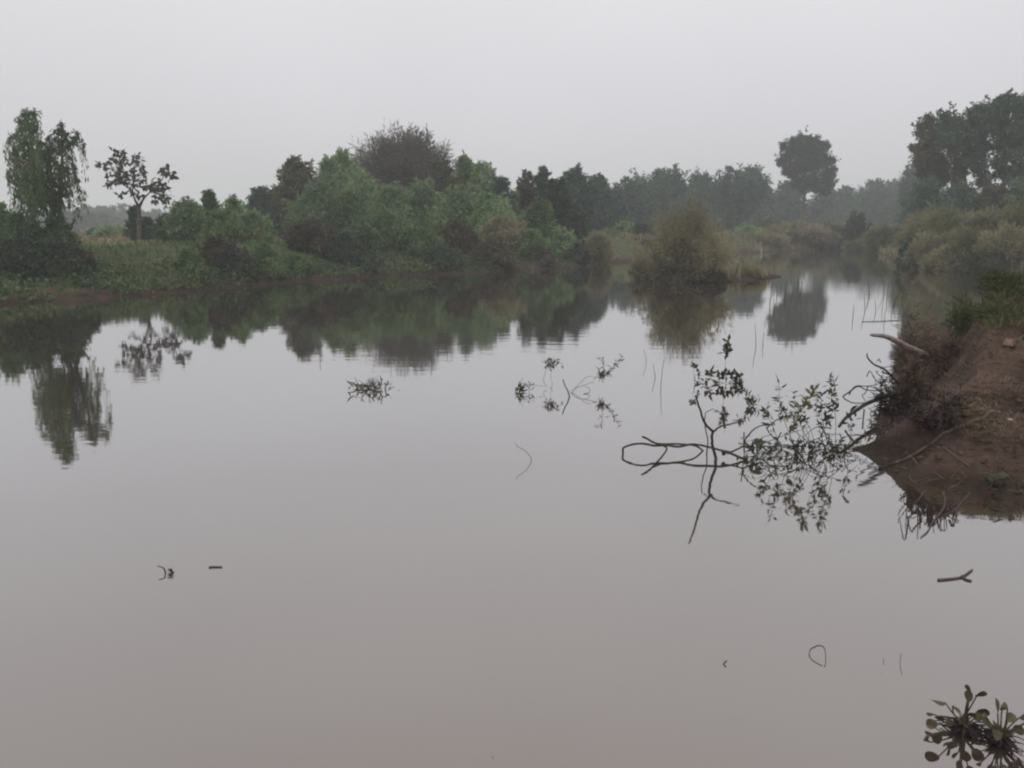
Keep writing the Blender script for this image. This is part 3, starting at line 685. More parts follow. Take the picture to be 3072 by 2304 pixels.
GD = 'hazy trees of the far line'
for px, top, w, Y, m, s, lab in [
        (627, 180, 32, 88, 'teal', 'round', 'rounded hazy tree left of the flat topped one in the far line'),
        (645, 188, 26, 95, 'teal', 'dome', 'low hazy tree tucked against the left flat topped one'),
        (659, 169, 40, 98, 'teal', 'flat', 'airy flat topped hazy tree above the olive feathery shrub'),
        (680, 186, 28, 110, 'teal', 'dome', 'low hazy tree between the flat topped one and the dome'),
        (698, 173, 40, 104, 'teal', 'dome', 'broad domed hazy tree between the two flat topped ones'),
        (738, 166, 44, 104, 'teal', 'flat', 'second flat topped hazy tree, nearer the lone tall tree'),
        (722, 184, 32, 110, 'teal', 'dome', 'low hazy tree in front of the right flat topped one'),
        (764, 185, 30, 125, 'teal', 'dome', 'low hazy tree left of the lone tall tree'),
        (785, 181, 34, 130, 'teal', 'dome', 'hazy tree close behind the lone tall tree, left side'),
        (824, 188, 30, 135, 'teal', 'dome', 'hazy tree close behind the lone tall tree, right side'),
        (843, 187, 24, 140, 'teal', 'round', 'small hazy tree right of the lone tall tree'),
        (870, 182, 36, 145, 'teal', 'flat', 'flat hazy tree half way between lone tree and right stand'),
        (892, 181, 26, 145, 'teal', 'dome', 'domed hazy tree just left of the small airy one'),
        (906, 164, 20, 110, 'teal', 'flat', 'small airy hazy tree sticking up left of the right stand'),
        (918, 181, 30, 95, 'teal', 'dome', 'dark hazy tree at the left foot of the right stand')]:
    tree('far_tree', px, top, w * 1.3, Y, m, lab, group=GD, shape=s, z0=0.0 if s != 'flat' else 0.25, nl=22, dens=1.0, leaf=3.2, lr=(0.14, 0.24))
# fill behind the far line: a wood that reads as one mass
def far_wood():
    rng = np.random.default_rng(77); lm = MB()
    for i in range(64):
        Y = rng.uniform(170, 260); x = -0.62 * Y + i / 63 * 1.3 * Y; zb = H1(x, Y); h = rng.uniform(4.5, 8.0) * (0.72 if x < -0.25 * Y else 1.0)
        mb, c = lobed_crown(rng, rng.uniform(9, 14), h, 0, 'dome', 8, 0.9, 0.45, 0.7)
        for v in mb.v: lm.add(v + np.array([x, Y, zb]), np.arange(len(v)).reshape(-1, 4))
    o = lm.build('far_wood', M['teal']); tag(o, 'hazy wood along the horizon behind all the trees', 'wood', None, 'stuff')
far_wood()
O4, S4 = (2272, 250), 2.37
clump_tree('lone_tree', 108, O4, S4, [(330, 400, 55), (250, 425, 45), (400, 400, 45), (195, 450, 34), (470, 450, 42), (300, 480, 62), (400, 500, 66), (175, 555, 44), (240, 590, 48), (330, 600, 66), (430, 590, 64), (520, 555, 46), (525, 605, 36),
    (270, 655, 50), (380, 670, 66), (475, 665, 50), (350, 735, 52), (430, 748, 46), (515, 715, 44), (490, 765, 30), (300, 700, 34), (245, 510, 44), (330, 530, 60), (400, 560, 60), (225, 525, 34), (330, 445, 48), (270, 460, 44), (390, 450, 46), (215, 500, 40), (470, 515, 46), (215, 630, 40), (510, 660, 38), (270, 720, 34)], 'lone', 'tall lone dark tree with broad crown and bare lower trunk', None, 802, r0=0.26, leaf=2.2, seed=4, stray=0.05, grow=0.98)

GR = 'tall trees of the right hand stand'
for base_px, Y, m, lab, cl in [
        (938, 60, 'brownleaf', 'leftmost tall tree of the right hand stand', [(1160, 320, 32), (1240, 265, 40), (1220, 350, 52), (1250, 440, 56), (1190, 480, 34), (1150, 540, 36), (1240, 540, 52), (1300, 585, 48), (1220, 620, 52), (1260, 690, 52), (1330, 660, 32), (1115, 470, 16), (1110, 455, 12)]),
        (955, 58, 'stand', 'second tall tree of the right hand stand from the left', [(1360, 240, 40), (1335, 310, 42), (1420, 285, 42), (1380, 380, 52), (1370, 460, 44), (1330, 420, 34), (1440, 350, 34), (1390, 320, 40)]),
        (969, 60, 'brownleaf', 'narrow tree in the middle of the right hand stand', [(1475, 300, 34), (1485, 400, 38), (1440, 540, 40), (1460, 600, 36), (1430, 670, 34), (1500, 490, 34), (1480, 460, 30)]),
        (983, 58, 'stand', 'broad tall tree right of the narrow middle one in the stand', [(1590, 190, 40), (1540, 230, 36), (1650, 180, 34), (1600, 280, 50), (1555, 360, 46), (1570, 450, 50), (1560, 540, 46), (1590, 610, 42), (1600, 690, 40), (1650, 240, 36), (1540, 300, 36)]),
        (1008, 57, 'stand', 'highest tall tree of the right hand stand', [(1780, 110, 30), (1740, 160, 34), (1810, 170, 32), (1700, 220, 42), (1760, 260, 50), (1700, 330, 44), (1780, 400, 50), (1740, 460, 44), (1710, 560, 42), (1745, 640, 48), (1770, 330, 40)]),
        (1027, 56, 'stand', 'dark tall tree cut by the right edge of the picture', [(1880, 140, 40), (1870, 230, 44), (1850, 330, 44), (1890, 420, 50), (1850, 520, 52), (1880, 600, 50), (1820, 660, 42), (1890, 690, 46), (1940, 180, 50), (1950, 330, 60), (1960, 480, 60), (1950, 620, 60)])]:
    clump_tree('tall_tree', Y, O4, S4, cl, m, lab, GR, base_px, leaf=3.0, dens=0.85, r0=0.13, seed=base_px, droop=.35, stray=.22, grow=1.45)
GU = 'undergrowth shrubs of the right stand'
for px, top, w, Y, m, lab in [
        (925, 176, 46, 56, 'teal', 'blue green shrub under the leftmost tall tree of the stand'),
        (956, 180, 52, 54, 'stand', 'green shrub under the second tall tree of the stand'),
        (990, 182, 52, 53, 'brownleaf', 'brownish shrub under the broad tall tree of the stand'),
        (1020, 178, 52, 52, 'green', 'green shrub under the tall trees at the right edge')]:
    bush(px, top, w, Y, m, lab, group=GU)

# ------------------------------------------------------------------ shrubs along the far bank
GS = 'shrubs along the far bank'
for px, top, w, Y, m, lab in [
        (186, 250, 30, 31.0, 'green', 'low green shrub left of the dark reddish one on the bank'),
        (217, 238, 56, 33.0, 'maroon', 'dark reddish brown shrub overhanging the left bank'),
        (232, 254, 44, 31.0, 'dark', 'black green low shrub under the dark reddish brown one'),
        (262, 246, 40, 33.5, 'green', 'fresh green low shrub right of the dark reddish one'),
        (311, 222, 54, 37.0, 'maroon', 'brown topped shrub under the brownish lacy tree'),
        (292, 256, 40, 34.0, 'green', 'low green shrub under the brown topped shrub'),
        (344, 236, 44, 36.5, 'dark', 'dark shrub between the brown topped and the biggest green one'),
        (385, 213, 74, 38.0, 'green', 'biggest green shrub of the bank, below the bamboo'),
        (424, 230, 42, 38.0, 'green', 'green shrub at the right side of the biggest one'),
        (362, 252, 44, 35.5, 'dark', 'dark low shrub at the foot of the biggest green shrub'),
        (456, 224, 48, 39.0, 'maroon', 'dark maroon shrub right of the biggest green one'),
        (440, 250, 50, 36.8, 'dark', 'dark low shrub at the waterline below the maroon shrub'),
        (502, 218, 58, 41.0, 'olive', 'yellowish olive shrub right of the maroon shrub'),
        (490, 244, 54, 38.5, 'maroon', 'dark brown low shrub below the yellowish olive one'),
        (530, 232, 38, 41.0, 'green', 'green shrub at the right end of the leafy bank'),
        (562, 230, 36, 44.0, 'mid', 'pale green shrub left of the small olive one by the inlet'),
        (540, 250, 30, 40.5, 'maroon', 'dark brown low shrub near the inlet'),
        (577, 246, 24, 42.6, 'dark', 'small black green shrub by the inlet'),
        (626, 224, 44, 64.0, 'mid', 'pale green shrub behind the inlet'),
        (642, 226, 26, 62.0, 'dark', 'dark shrub left behind the olive feathery one'),
        (624, 244, 50, 55.0, 'maroon', 'dull brown low shrub at the end of the inlet'),
        (660, 240, 40, 52.0, 'maroon', 'dull brown shrub close behind the olive feathery one')]:
    if px < 600: Y = shore_depth(px) + (1.0 if top >= 242 else 2.2 if top >= 229 else 4.0)
    bush(px, top, w, Y, m, lab, group=GS)
GO = 'feathery olive shrubs and reeds'
def reeds(px, top, w, Y, m, label, name='feathery_shrub', cat='shrub', **k):
    k.setdefault('nst', 90); k.setdefault('per', 90); k.setdefault('LL', max(0.12, 6.5 * Y / F)); k.setdefault('base', 0.55); k.setdefault('low', 0.05); k.setdefault('spread', 0.12)
    k.setdefault('stem', 0.008); k.setdefault('hr', (0.5, 1.03))
    return sprays(name, px, top, w, Y, m, label, cat, GO, **k)
reeds(599, 231, 27, 43.5, 'olive', 'small olive feathery shrub at the mouth of the inlet')
reeds(688, 204, 94, 29.6, 'olive', 'big round olive feathery shrub on the spit in mid water', nst=130, per=120, LL=0.21, seed=2, asp=0.15, base=0.5, hr=(0.5, 1.08), spread=0.17)
reeds(752, 268, 30, 31.2, 'olive', 'low grey olive reeds on the spit right of the big round shrub', nst=40, per=40)
reeds(642, 256, 22, 31.0, 'olive', 'small olive reeds on the spit left of the big round shrub', nst=40, per=50)
bush(668, 268, 44, 28.8, 'maroon', 'dark reddish twiggy base growth under the left of the big olive shrub', group=GS)
bush(710, 270, 36, 29.2, 'maroon', 'dark reddish twiggy base growth under the right of the big olive shrub', group=GS)
for px, top, w, Y, m, lab in [
        (746, 228, 46, 78, 'mid', 'green shrub right behind the big olive feathery shrub'),
        (770, 222, 40, 80, 'green', 'green shrub below the lone tall tree')]:
    bush(px, top, w, Y, m, lab, group=GS)
for px, top, w, Y, m, lab in [
        (762, 240, 50, 67, 'olive', 'low olive reeds right of the big round shrub'),
        (795, 225, 64, 71, 'olive', 'broad olive reeds below the lone tall tree'),
        (833, 224, 52, 71, 'olive', 'olive reeds left of the dark cone shrub'),
        (884, 226, 34, 62, 'yellow', 'yellow green reeds right of the dark cone shrub'),
        (868, 241, 36, 66, 'yellow', 'low yellow green reeds at the foot of the dark cone shrub'),
        (922, 211, 40, 46, 'olive', 'tall olive reeds at the bend of the right bank'),
        (942, 203, 62, 42, 'yellow', 'yellow olive shrub in front of the right stand'),
        (985, 206, 64, 40, 'olive', 'big olive shrub below the broad tall tree'),
        (1024, 201, 64, 38, 'yellow', 'yellow olive shrub at the right edge'),
        (936, 228, 46, 39, 'olive', 'olive shrub right behind the dark waterside one'),
        (970, 226, 54, 37.5, 'yellow', 'wide yellowish reeds above the water behind the near earth bank'),
        (1008, 224, 60, 35.5, 'olive', 'wide olive reeds at the right behind the near earth bank'),
        (950, 246, 40, 37.2, 'olive', 'low reeds at the far waterline behind the near earth bank'),
        (992, 250, 46, 35.2, 'brownleaf', 'low brown green growth at the waterline at the right behind the near bank')]:
    reeds(px, top, w, Y, m, lab)
bush(857, 213, 25, 69, 'dark', 'dark cone shaped shrub standing alone on the far right bank', shape='dome', group=GS)
bush(912, 240, 20, 40.5, 'dark', 'dark upright shrub at the bend of the right bank waterline', group=GS)
mb = MB(); q = hit(761.5, 253, 20, 90); tube(mb, [q - [0, 0, .1], q + [0, 0, 0.2], q + [0.01, 0, 0.42]], [0.04, 0.04, 0.03], 8)
tag(mb.build('pale_stake', M['white']), 'small pale upright stake among the reeds right of the olive shrub', 'stake')

# ------------------------------------------------------------------ wood and plants standing in the water
def px_pts(o, s, pts):
    """(u, v, foot) in an enlarged crop with origin o and scale s -> 3D"""
    return np.array([P((o[0] + u / s) / 3, (o[1] + v / s) / 3, (o[1] + f / s) / 3) for u, v, f in pts])
_srng = np.random.default_rng(808)
def stick(mb, pts, r0, r1, n=6, sides=6, sink=True):
    q = wobble(_srng, spline(pts, n), r0 * 0.9)
    if sink: q = np.concatenate([[q[0] + [0, 0, -0.06]], q])
    tube(mb, q, np.linspace(r0, r1, len(q)), sides)
O1, S1 = (1830, 1000), 2.513
mb = MB()
stick(mb, px_pts(O1, S1, [(798, 985, 985), (808, 940, 984), (797, 890, 984), (778, 840, 983), (772, 790, 983), (778, 740, 982)]), 0.013, 0.011)
stick(mb, px_pts(O1, S1, [(778, 742, 982), (722, 690, 1000), (685, 610, 1018), (660, 530, 1032), (643, 468, 1040)]), 0.012, 0.006, sink=False)
stick(mb, px_pts(O1, S1, [(778, 742, 982), (830, 705, 982), (900, 685, 983), (1012, 665, 983)]), 0.010, 0.006, sink=False)
tag(mb.build('forked_branch', M['twig']), 'dark Y shaped branch standing upright out of the water', 'branch')
mb = MB()
stick(mb, px_pts(O1, S1, [(728, 905, 905), (738, 805, 903), (718, 690, 903), (724, 610, 903), (738, 592, 903), (780, 568, 903)]), 0.006, 0.003)
tag(mb.build('thin_shoot', M['twig']), 'thin bare shoot rising just left behind the Y shaped branch', 'branch')
mb = MB()
stick(mb, px_pts(O1, S1, [(98, 906, 906), (94, 872, 907), (112, 852, 908), (165, 832, 910), (240, 826, 913), (330, 838, 913), (430, 838, 913), (520, 848, 913), (620, 835, 915), (720, 852, 925), (850, 885, 945), (940, 918, 952), (1035, 958, 958)]), 0.009, 0.011)
stick(mb, px_pts(O1, S1, [(880, 905, 948), (1010, 845, 935), (1015, 800, 935), (1080, 730, 930), (1140, 695, 930), (1240, 690, 925)]), 0.008, 0.005, sink=False)
stick(mb, px_pts(O1, S1, [(860, 905, 945), (885, 908, 946), (900, 900, 946)]), 0.018, 0.012, sink=False)
tag(mb.build('arched_branch', M['twig']), 'long dark branch arching low along the water to the left', 'branch')
mb = MB()
stick(mb, px_pts(O1, S1, [(432, 866, 867), (410, 852, 880), (330, 825, 915), (245, 780, 925)]), 0.007, 0.010)
stick(mb, px_pts(O1, S1, [(702, 884, 884), (640, 850, 895), (520, 838, 905), (400, 836, 912), (320, 822, 916)]), 0.008, 0.009)
tag(mb.build('bent_branch', M['twig']), 'bent stub ended branch lying over the low arched one', 'branch')

def sprig(lm, sm, rng, pts, n, LL=0.055, asp=0.36, r=0.003, spread=0.012, low=0.25, up=0.5):
    q = spline(pts, 5); tube(sm, q, np.linspace(r, r * 0.4, len(q)), 4)
    u = low + (1 - low) * rng.uniform(0, 1, n); k = u * (len(q) - 1); i = np.minimum(k.astype(int), len(q) - 2); fr = (k - i)[:, None]
    p = q[i] * (1 - fr) + q[i + 1] * fr + rng.normal(size=(n, 3)) * spread
    tg = unit(q[i + 1] - q[i])
    leaves(lm, rng, p, tg * up + rdir(rng, n), LL, LL * asp)
def water_shrub():
    rng = np.random.default_rng(8); sm = MB(); lm = MB(); pm = MB()
    base = ground(812, 455)
    o = thing('half_sunken_shrub', base, 'leafy tangled shrub half sunk in the water before the right bank', 'shrub')
    loc = lambda a: px_pts(O1, S1, a) - base
    for pts, n in [
            ([(1420, 905, 905), (1330, 700, 905), (1290, 560, 903), (1270, 380, 900)], 70),
            ([(1700, 880, 905), (1700, 620, 905), (1670, 480, 905), (1668, 335, 905)], 80),
            ([(1560, 900, 905), (1500, 700, 908), (1400, 590, 908), (1390, 470, 905)], 40),
            ([(1300, 880, 905), (1220, 690, 905), (1170, 560, 903)], 40),
            ([(1650, 880, 912), (1600, 640, 912), (1590, 480, 912)], 35),
            ([(1620, 880, 912), (1560, 620, 912), (1555, 370, 912)], 14),
            ([(1800, 880, 905), (1820, 700, 905), (1800, 590, 905)], 30),
            ([(1500, 930, 925), (1620, 720, 920), (1640, 620, 918)], 50),
            ([(1450, 930, 915), (1350, 760, 915), (1480, 640, 915)], 40),
            ([(1180, 930, 930), (1100, 870, 930), (1060, 830, 930)], 22)]:
        sprig(lm, sm, rng, loc(pts), int(n * .75), LL=0.066, asp=0.34, spread=0.016, low=0.38)
    sprig(pm, sm, rng, loc([(1560, 930, 930), (1420, 640, 935), (1480, 540, 938), (1530, 430, 940)]), 42, LL=0.075, asp=0.4, low=0.45, spread=0.014)
    sprig(pm, sm, rng, loc([(1480, 920, 930), (1400, 700, 935), (1380, 610, 936)]), 22, LL=0.06, low=0.5, spread=0.014)
    # the tangle of bare twigs near the water
    for i in range(52):
        u = rng.uniform(1000, 1830); f = rng.uniform(890, 965); v = f - abs(rng.normal()) * 85 - 5
        u2 = np.clip(u + rng.normal() * 170, 1000, 1880); v2 = f - abs(rng.normal()) * 110 - 2
        q = loc([(u, min(v, f - 1), f), ((u + u2) / 2 + rng.normal() * 25, min((v + v2) / 2 - rng.uniform(-10, 45), f - 1), f + rng.normal() * 6), (u2, min(v2, f - 1), f + rng.normal() * 10)])
        tube(sm, spline(q, 5), np.linspace(rng.uniform(0.003, 0.006), 0.0018, 11), 4)
    for pts in ([(1180, 715, 920), (1260, 650, 918), (1330, 622, 915), (1440, 622, 912)], [(1180, 715, 920), (1220, 775, 920), (1290, 830, 920)],
                [(1010, 850, 935), (1060, 880, 938), (1110, 935, 942)], [(1330, 850, 915), (1400, 848, 912), (1470, 855, 910), (1480, 820, 910)],
                [(1290, 745, 918), (1260, 810, 918), (1250, 860, 918)], [(1010, 745, 930), (1008, 850, 935), (1012, 915, 937)]):
        tube(sm, spline(loc(pts), 5), np.linspace(0.0055, 0.004, (len(pts) - 1) * 5 + 1), 5)
    for u, f, s in ((1090, 940, 1.0), (1060, 950, .8), (1270, 915, 1.2), (1340, 905, 1.), (1490, 905, 1.2), (1610, 900, 1.), (1710, 900, 1.3), (1740, 880, 1.2), (1180, 930, .8), (1420, 915, 1.), (1560, 900, 1.), (1660, 890, 1.1), (1230, 925, .8)):
        c = loc([(u, f - 6, f)])[0]; n = int(17 * s)
        p = c + rng.normal(size=(n, 3)) * np.array([0.06, 0.08, 0.05]) * s; p[:, 2] = np.abs(p[:, 2])
        leaves(lm, rng, p, rdir(rng, n) + [0, 0, .3], 0.06, 0.021)
    c = loc([(1085, 828, 935)])[0]
    leaves(lm, rng, c + rng.normal(size=(14, 3)) * .015, rng.normal(size=(14, 3)) * .5 + [1, 0, 0], 0.10, 0.035)
    lm.build('foliage', M['waterleaf'], o); pm.build('pale_shoots', M['palewaterleaf'], o)['label'] = 'paler yellow green shoots'
    sm.build('stems', M['twig'], o)
water_shrub()
def water_plant(px, foot, label, specs, group='small plants standing in the water', LL=0.05, scale=(O1, S1), seed=1, m='waterleaf', asp=0.36, extra=()):
    rng = np.random.default_rng(seed); sm = MB(); lm = MB(); base = ground(px, foot)
    o = thing('water_plant', base, label, 'plant', group)
    for pts, n, a in specs:
        q = px_pts(*scale, pts) - base
        sprig(lm, sm, rng, q, n, LL=LL, asp=asp, low=a, r=0.0032, spread=0.016)
    for pts in extra:
        q = spline(px_pts(*scale, pts) - base, 5); tube(sm, q, np.linspace(0.004, 0.002, len(q)), 4)
    lm.build('foliage', M[m], o); sm.build('stems', M['twig'], o)
water_plant(747, 381, 'broad leaved water plant with a tall flower stalk behind the Y branch', [
    ([(875, 372, 372), (868, 250, 372), (880, 150, 370)], 4, 0.9), ([(876, 190, 370), (883, 120, 370), (885, 60, 370)], 34, 0.2),
    ([(860, 372, 375), (760, 350, 375), (755, 290, 375)], 14, 0.7), ([(800, 374, 376), (770, 345, 376), (690, 372, 378)], 12, 0.5),
    ([(830, 372, 375), (820, 330, 375), (818, 285, 375)], 8, 0.5), ([(880, 370, 375), (870, 330, 375), (865, 300, 375)], 18, 0.5),
    ([(890, 372, 375), (920, 350, 375), (922, 315, 375)], 14, 0.5), ([(900, 372, 375), (950, 345, 375), (975, 305, 375)], 8, 0.6), ([(900, 375, 376), (950, 374, 376), (985, 372, 377)], 14, 0.5)],
    LL=0.085, asp=0.55, seed=3)
water_plant(712, 384, 'thin stalk with small leaf tufts left of the broad leaved water plant', [
    ([(640, 382, 382), (634, 310, 382), (630, 232, 382)], 10, 0.85), ([(638, 370, 382), (642, 320, 382), (662, 312, 382)], 6, 0.7), ([(640, 380, 382), (672, 378, 382)], 3, 0.7)], seed=5, LL=0.07, asp=0.5)
water_plant(748, 404, 'spiky leaved sprig between the broad leaved plant and the shrub', [
    ([(1080, 545, 546), (1040, 490, 546), (1020, 435, 546), (975, 425, 540)], 26, 0.4), ([(1080, 546, 546), (1060, 525, 547), (1055, 510, 547)], 40, 0.2), ([(1080, 546, 546), (1100, 520, 547), (1108, 485, 547)], 10, 0.5)], seed=6, LL=0.07, asp=0.28)
O2, S2 = (1500, 1040), 3.95
def wp2(px, foot, label, specs, seed, extra=()): water_plant(px, foot, label, specs, LL=0.07, scale=(O2, S2), seed=seed, asp=0.2, extra=extra)
wp2(520, 392, 'dense spiky tuft at the left end of the small water plants', [([(240, 535, 540), (235, 500, 540), (240, 450, 540)], 50, 0.1), ([(235, 538, 540), (250, 520, 540), (285, 500, 540)], 20, 0.1), ([(345, 530, 532), (348, 490, 532), (346, 450, 532)], 14, 0.1)],
    11, [[(270, 535, 540), (290, 455, 536), (400, 455, 530), (520, 470, 530)]])
wp2(548, 387, 'two arching stalks carrying a leafy tuft left of the broken stick', [([(555, 480, 500), (515, 400, 470), (540, 300, 455), (565, 190, 450)], 30, 0.85), ([(600, 500, 500), (622, 440, 480), (600, 360, 462), (630, 180, 450)], 34, 0.85), ([(590, 240, 455), (650, 170, 450), (735, 205, 450)], 14, 0.3)], 12)
wp2(600, 397, 'star leaved plant on long bent stems right of the broken stick', [
    ([(830, 535, 540), (900, 480, 525), (1030, 358, 515), (1140, 362, 513), (1195, 345, 512)], 46, 0.9), ([(1195, 350, 512), (1240, 330, 512), (1285, 300, 512)], 26, 0.6), ([(1195, 350, 512), (1190, 330, 512), (1185, 310, 512)], 18, 0.2),
    ([(1195, 345, 512), (1230, 230, 530), (1200, 125, 545)], 12, 0.5), ([(1285, 305, 512), (1330, 255, 520), (1440, 120, 525)], 18, 0.4)], 13, [[(850, 555, 556), (905, 490, 545), (1000, 455, 540), (1110, 415, 530)], [(990, 560, 562), (1060, 540, 555), (1050, 490, 550), (1000, 470, 548)]])
mb = MB(); stick(mb, px_pts(O2, S2, [(828, 592, 592), (800, 515, 593), (770, 455, 594), (745, 388, 595)]), 0.008, 0.006)
tag(mb.build('broken_stick', M['twig']), 'short dark stick slanting left out of the water among small plants', 'stick')
mb = MB(); stick(mb, px_pts(O2, S2, [(372, 1345, 1345), (355, 1300, 1348), (290, 1230, 1355), (205, 1182, 1362), (185, 1140, 1362)]), 0.0028, 0.0016)
tag(mb.build('bent_reed', M['floating']), 'single faint bent reed in open water below the small plants', 'reed', 'thin reeds in the water')
# brush clump in mid water
O3, S3 = (1000, 1040), 4.424
rng = np.random.default_rng(21); base = ground(371, 391); sm = MB(); lm = MB()
o = thing('brush_clump', base, 'small heap of floating brush and grass alone in mid water', 'brush')
for i in range(34):
    u = rng.uniform(330, 560); f = rng.uniform(540, 600); v = f - rng.uniform(2, 15); u2 = u + rng.normal() * 90; v2 = f - rng.uniform(5, 150) * (1 if rng.uniform() < .5 else .3)
    q = px_pts(O3, S3, [(u, v, f), ((u + u2) / 2, (v + v2) / 2 - 12, f), (u2, v2, f)]) - base; tube(sm, spline(q, 4), np.linspace(0.004, 0.002, 9), 4)
for pts in ([(345, 520, 548), (450, 515, 548), (520, 530, 555)], [(690, 570, 572), (700, 520, 572), (745, 490, 572)], [(560, 560, 572), (520, 470, 572), (530, 410, 572)], [(600, 560, 572), (640, 480, 575), (620, 380, 575)]):
    q = px_pts(O3, S3, pts) - base; tube(sm, spline(q, 4), np.linspace(0.009, 0.004, 9), 5)
p = base * 0 + rng.normal(size=(60, 3)) * [0.13, 0.10, 0.03] + [0.02, 0.05, 0.04]; p[:, 2] = np.abs(p[:, 2])
leaves(lm, rng, p, rdir(rng, 60) + [0, 0, .5], 0.09, 0.016)
lm.build('foliage', M['brownleaf'], o); sm.build('twigs', M['twig'], o)
mb = MB(); q = px_pts(O3, S3, [(318, 545, 545), (290, 505, 545), (185, 468, 540)]); stick(mb, q, 0.010, 0.007)
q = px_pts(O3, S3, [(300, 512, 545), (380, 508, 548), (420, 515, 548)]); stick(mb, q, 0.008, 0.005, sink=False)
tag(mb.build('short_stick', M['twig']), 'short dark stick at the left of the floating brush heap', 'stick')

# thin reeds here and there (each one stands alone)
GT = 'thin reeds in the water'
for px, foot, hpx, dx, lab in [
        (661, 388, 28, 3, 'tall thin reed in open water left of the broad leaved plant'), (655, 378, 14, -2, 'short faint reed left of the tall thin reed'),
        (763, 345, 13, 1, 'short curved dark reed below the reflection of the lone tree'), (756, 346, 22, -1, 'faint reed just left of the short curved dark one'),
        (771, 296, 16, 1, 'leftmost thin reed near the far right shore'), (777, 297, 13, -1, 'second thin reed near the far right shore'), (785, 294, 14, 2, 'third thin reed near the far right shore'),
        (853, 318, 13, 1, 'thin reed standing left of the floating stick near the right bank'), (865, 311, 19, -1, 'tall thin reed crossing the left end of the floating stick'), (887, 297, 13, 2, 'thick reed close to the dark waterside shrub of the right bank'),
        (876, 312, 12, -1, 'fine reed between the tall and the thick one by the right bank'), (905, 330, 15, -3, 'fine reed leaning beside the bleached log'), (320, 362, 9, 0, 'lone fine reed in the reflection of the grove'),
        (899, 352, 18, 2, 'fine reed under the bleached log')]:
    mb = MB(); q = np.array([P(px, foot, foot), P(px + dx * .3, foot - hpx * .5, foot), P(px + dx, foot - hpx, foot)]); d = q[0][1]
    stick(mb, q, 0.00042 * d, 0.00022 * d, sides=5); tag(mb.build('thin_reed', M['twig']), lab, 'reed', GT)
rng = np.random.default_rng(91)
for i in range(18):
    px = rng.choice([765, 772, 780, 789, 868, 879, 884, 894, 903, 640, 648, 800]) + rng.uniform(-4, 4); foot = rng.uniform(284, 322) if px > 700 else rng.uniform(340, 366); hpx = rng.uniform(9, 20); dx = rng.uniform(-4, 4)
    mb = MB(); q = np.array([P(px, foot, foot), P(px + dx * .3, foot - hpx * .5, foot), P(px + dx, foot - hpx, foot)]); d = q[0][1]
    stick(mb, q, 0.00034 * d, 0.00018 * d, sides=5); tag(mb.build('faint_reed', M['twig']), 'faint thin reed standing alone in the calm water before the far right shore', 'reed', 'faint reeds before the far right shore')
mb = MB(); q = np.array([ground(862, 322) + [0, 0, .008], ground(880, 321.5) + [0, 0, .01], ground(899, 320.5) + [0, 0, .008]]); tube(mb, spline(q, 4), [0.006] * 9, 5)
tag(mb.build('floating_stick', M['twig']), 'straight thin stick floating level near the right bank', 'stick')

# ------------------------------------------------------------------ the near right bank: log, branches, roots, litter
O5, S5 = (2472, 750), 3.318
def bank(u, v, Y): return at((O5[0] + u / S5) / 3, (O5[1] + v / S5) / 3, Y)
mb = MB(); q = spline([bank(465, 845, 8.6), bank(600, 858, 8.7), bank(720, 905, 8.85), bank(800, 955, 8.95), bank(910, 1010, 9.1), bank(1010, 1060, 9.3)], 5)
tube(mb, q, np.concatenate([[0.012], np.linspace(0.020, 0.052, len(q) - 1)]), 9)
tag(mb.build('bleached_log', M['pale'], smooth=True), 'pale curved log jutting from the near bank over the water', 'log')
mb = MB(); tube(mb, spline([bank(428, 1030, 8.3), bank(436, 1075, 8.3), bank(500, 1140, 8.3), bank(590, 1180, 8.4), bank(670, 1250, 8.4), bank(760, 1340, 8.4)], 5), np.linspace(0.006, 0.014, 26), 6)
tag(mb.build('bare_twig', M['twig']), 'bare curved twig reaching left below the bleached log', 'branch')
O6 = (2472, 1150)
def b6(u, v, Y): return at((O6[0] + u / S5) / 3, (O6[1] + v / S5) / 3, min(Y, ground((O6[0] + u / S5) / 3, (O6[1] + v / S5) / 3)[1] - 0.015))
mb = MB(); tube(mb, spline([b6(760, 90, 8.7), b6(560, 150, 8.5), b6(420, 205, 8.2), b6(320, 270, 7.9), b6(215, 345, 7.6), b6(150, 430, 7.4)], 5), np.linspace(0.026, 0.014, 31), 7)
tag(mb.build('fallen_branch', M['twig']), 'thick dark branch sloping from the root tangle into the sunken shrub', 'branch')
for px, top, w, Y, m, lab in [
        (921, 298, 26, 10.6, 'deadgrass', 'dry brown weed clump at the back edge of the near bank'),
        (922, 316, 22, 9.6, 'brownleaf', 'greenish brown weed clump at the root end of the bleached log'),
        (927, 344, 26, 9.0, 'deadgrass', 'dry brown weed clump above the root tangle'),
        (943, 303, 40, 9.8, 'deadgrass', 'dry brown weeds on the crest of the near bank'),
        (962, 330, 34, 9.0, 'deadgrass', 'dead weeds half way up the near bank'),
        (978, 292, 44, 9.8, 'topgrass', 'green weed clump on the crest of the near bank'),
        (1010, 274, 56, 9.4, 'topgrass', 'tallest green weed clump on the near bank by the right edge'),
        (1012, 312, 44, 8.7, 'topgrass', 'green weeds below the tallest clump by the right edge')]:
    sprays('weed_clump', px, top, w, Y, m, lab, 'weeds', 'weed clumps on the near bank', nst=36, per=34, LL=0.11, asp=0.12, base=0.6, stem=0.003, low=0.1, hr=(0.4, 1.05), spread=0.2)
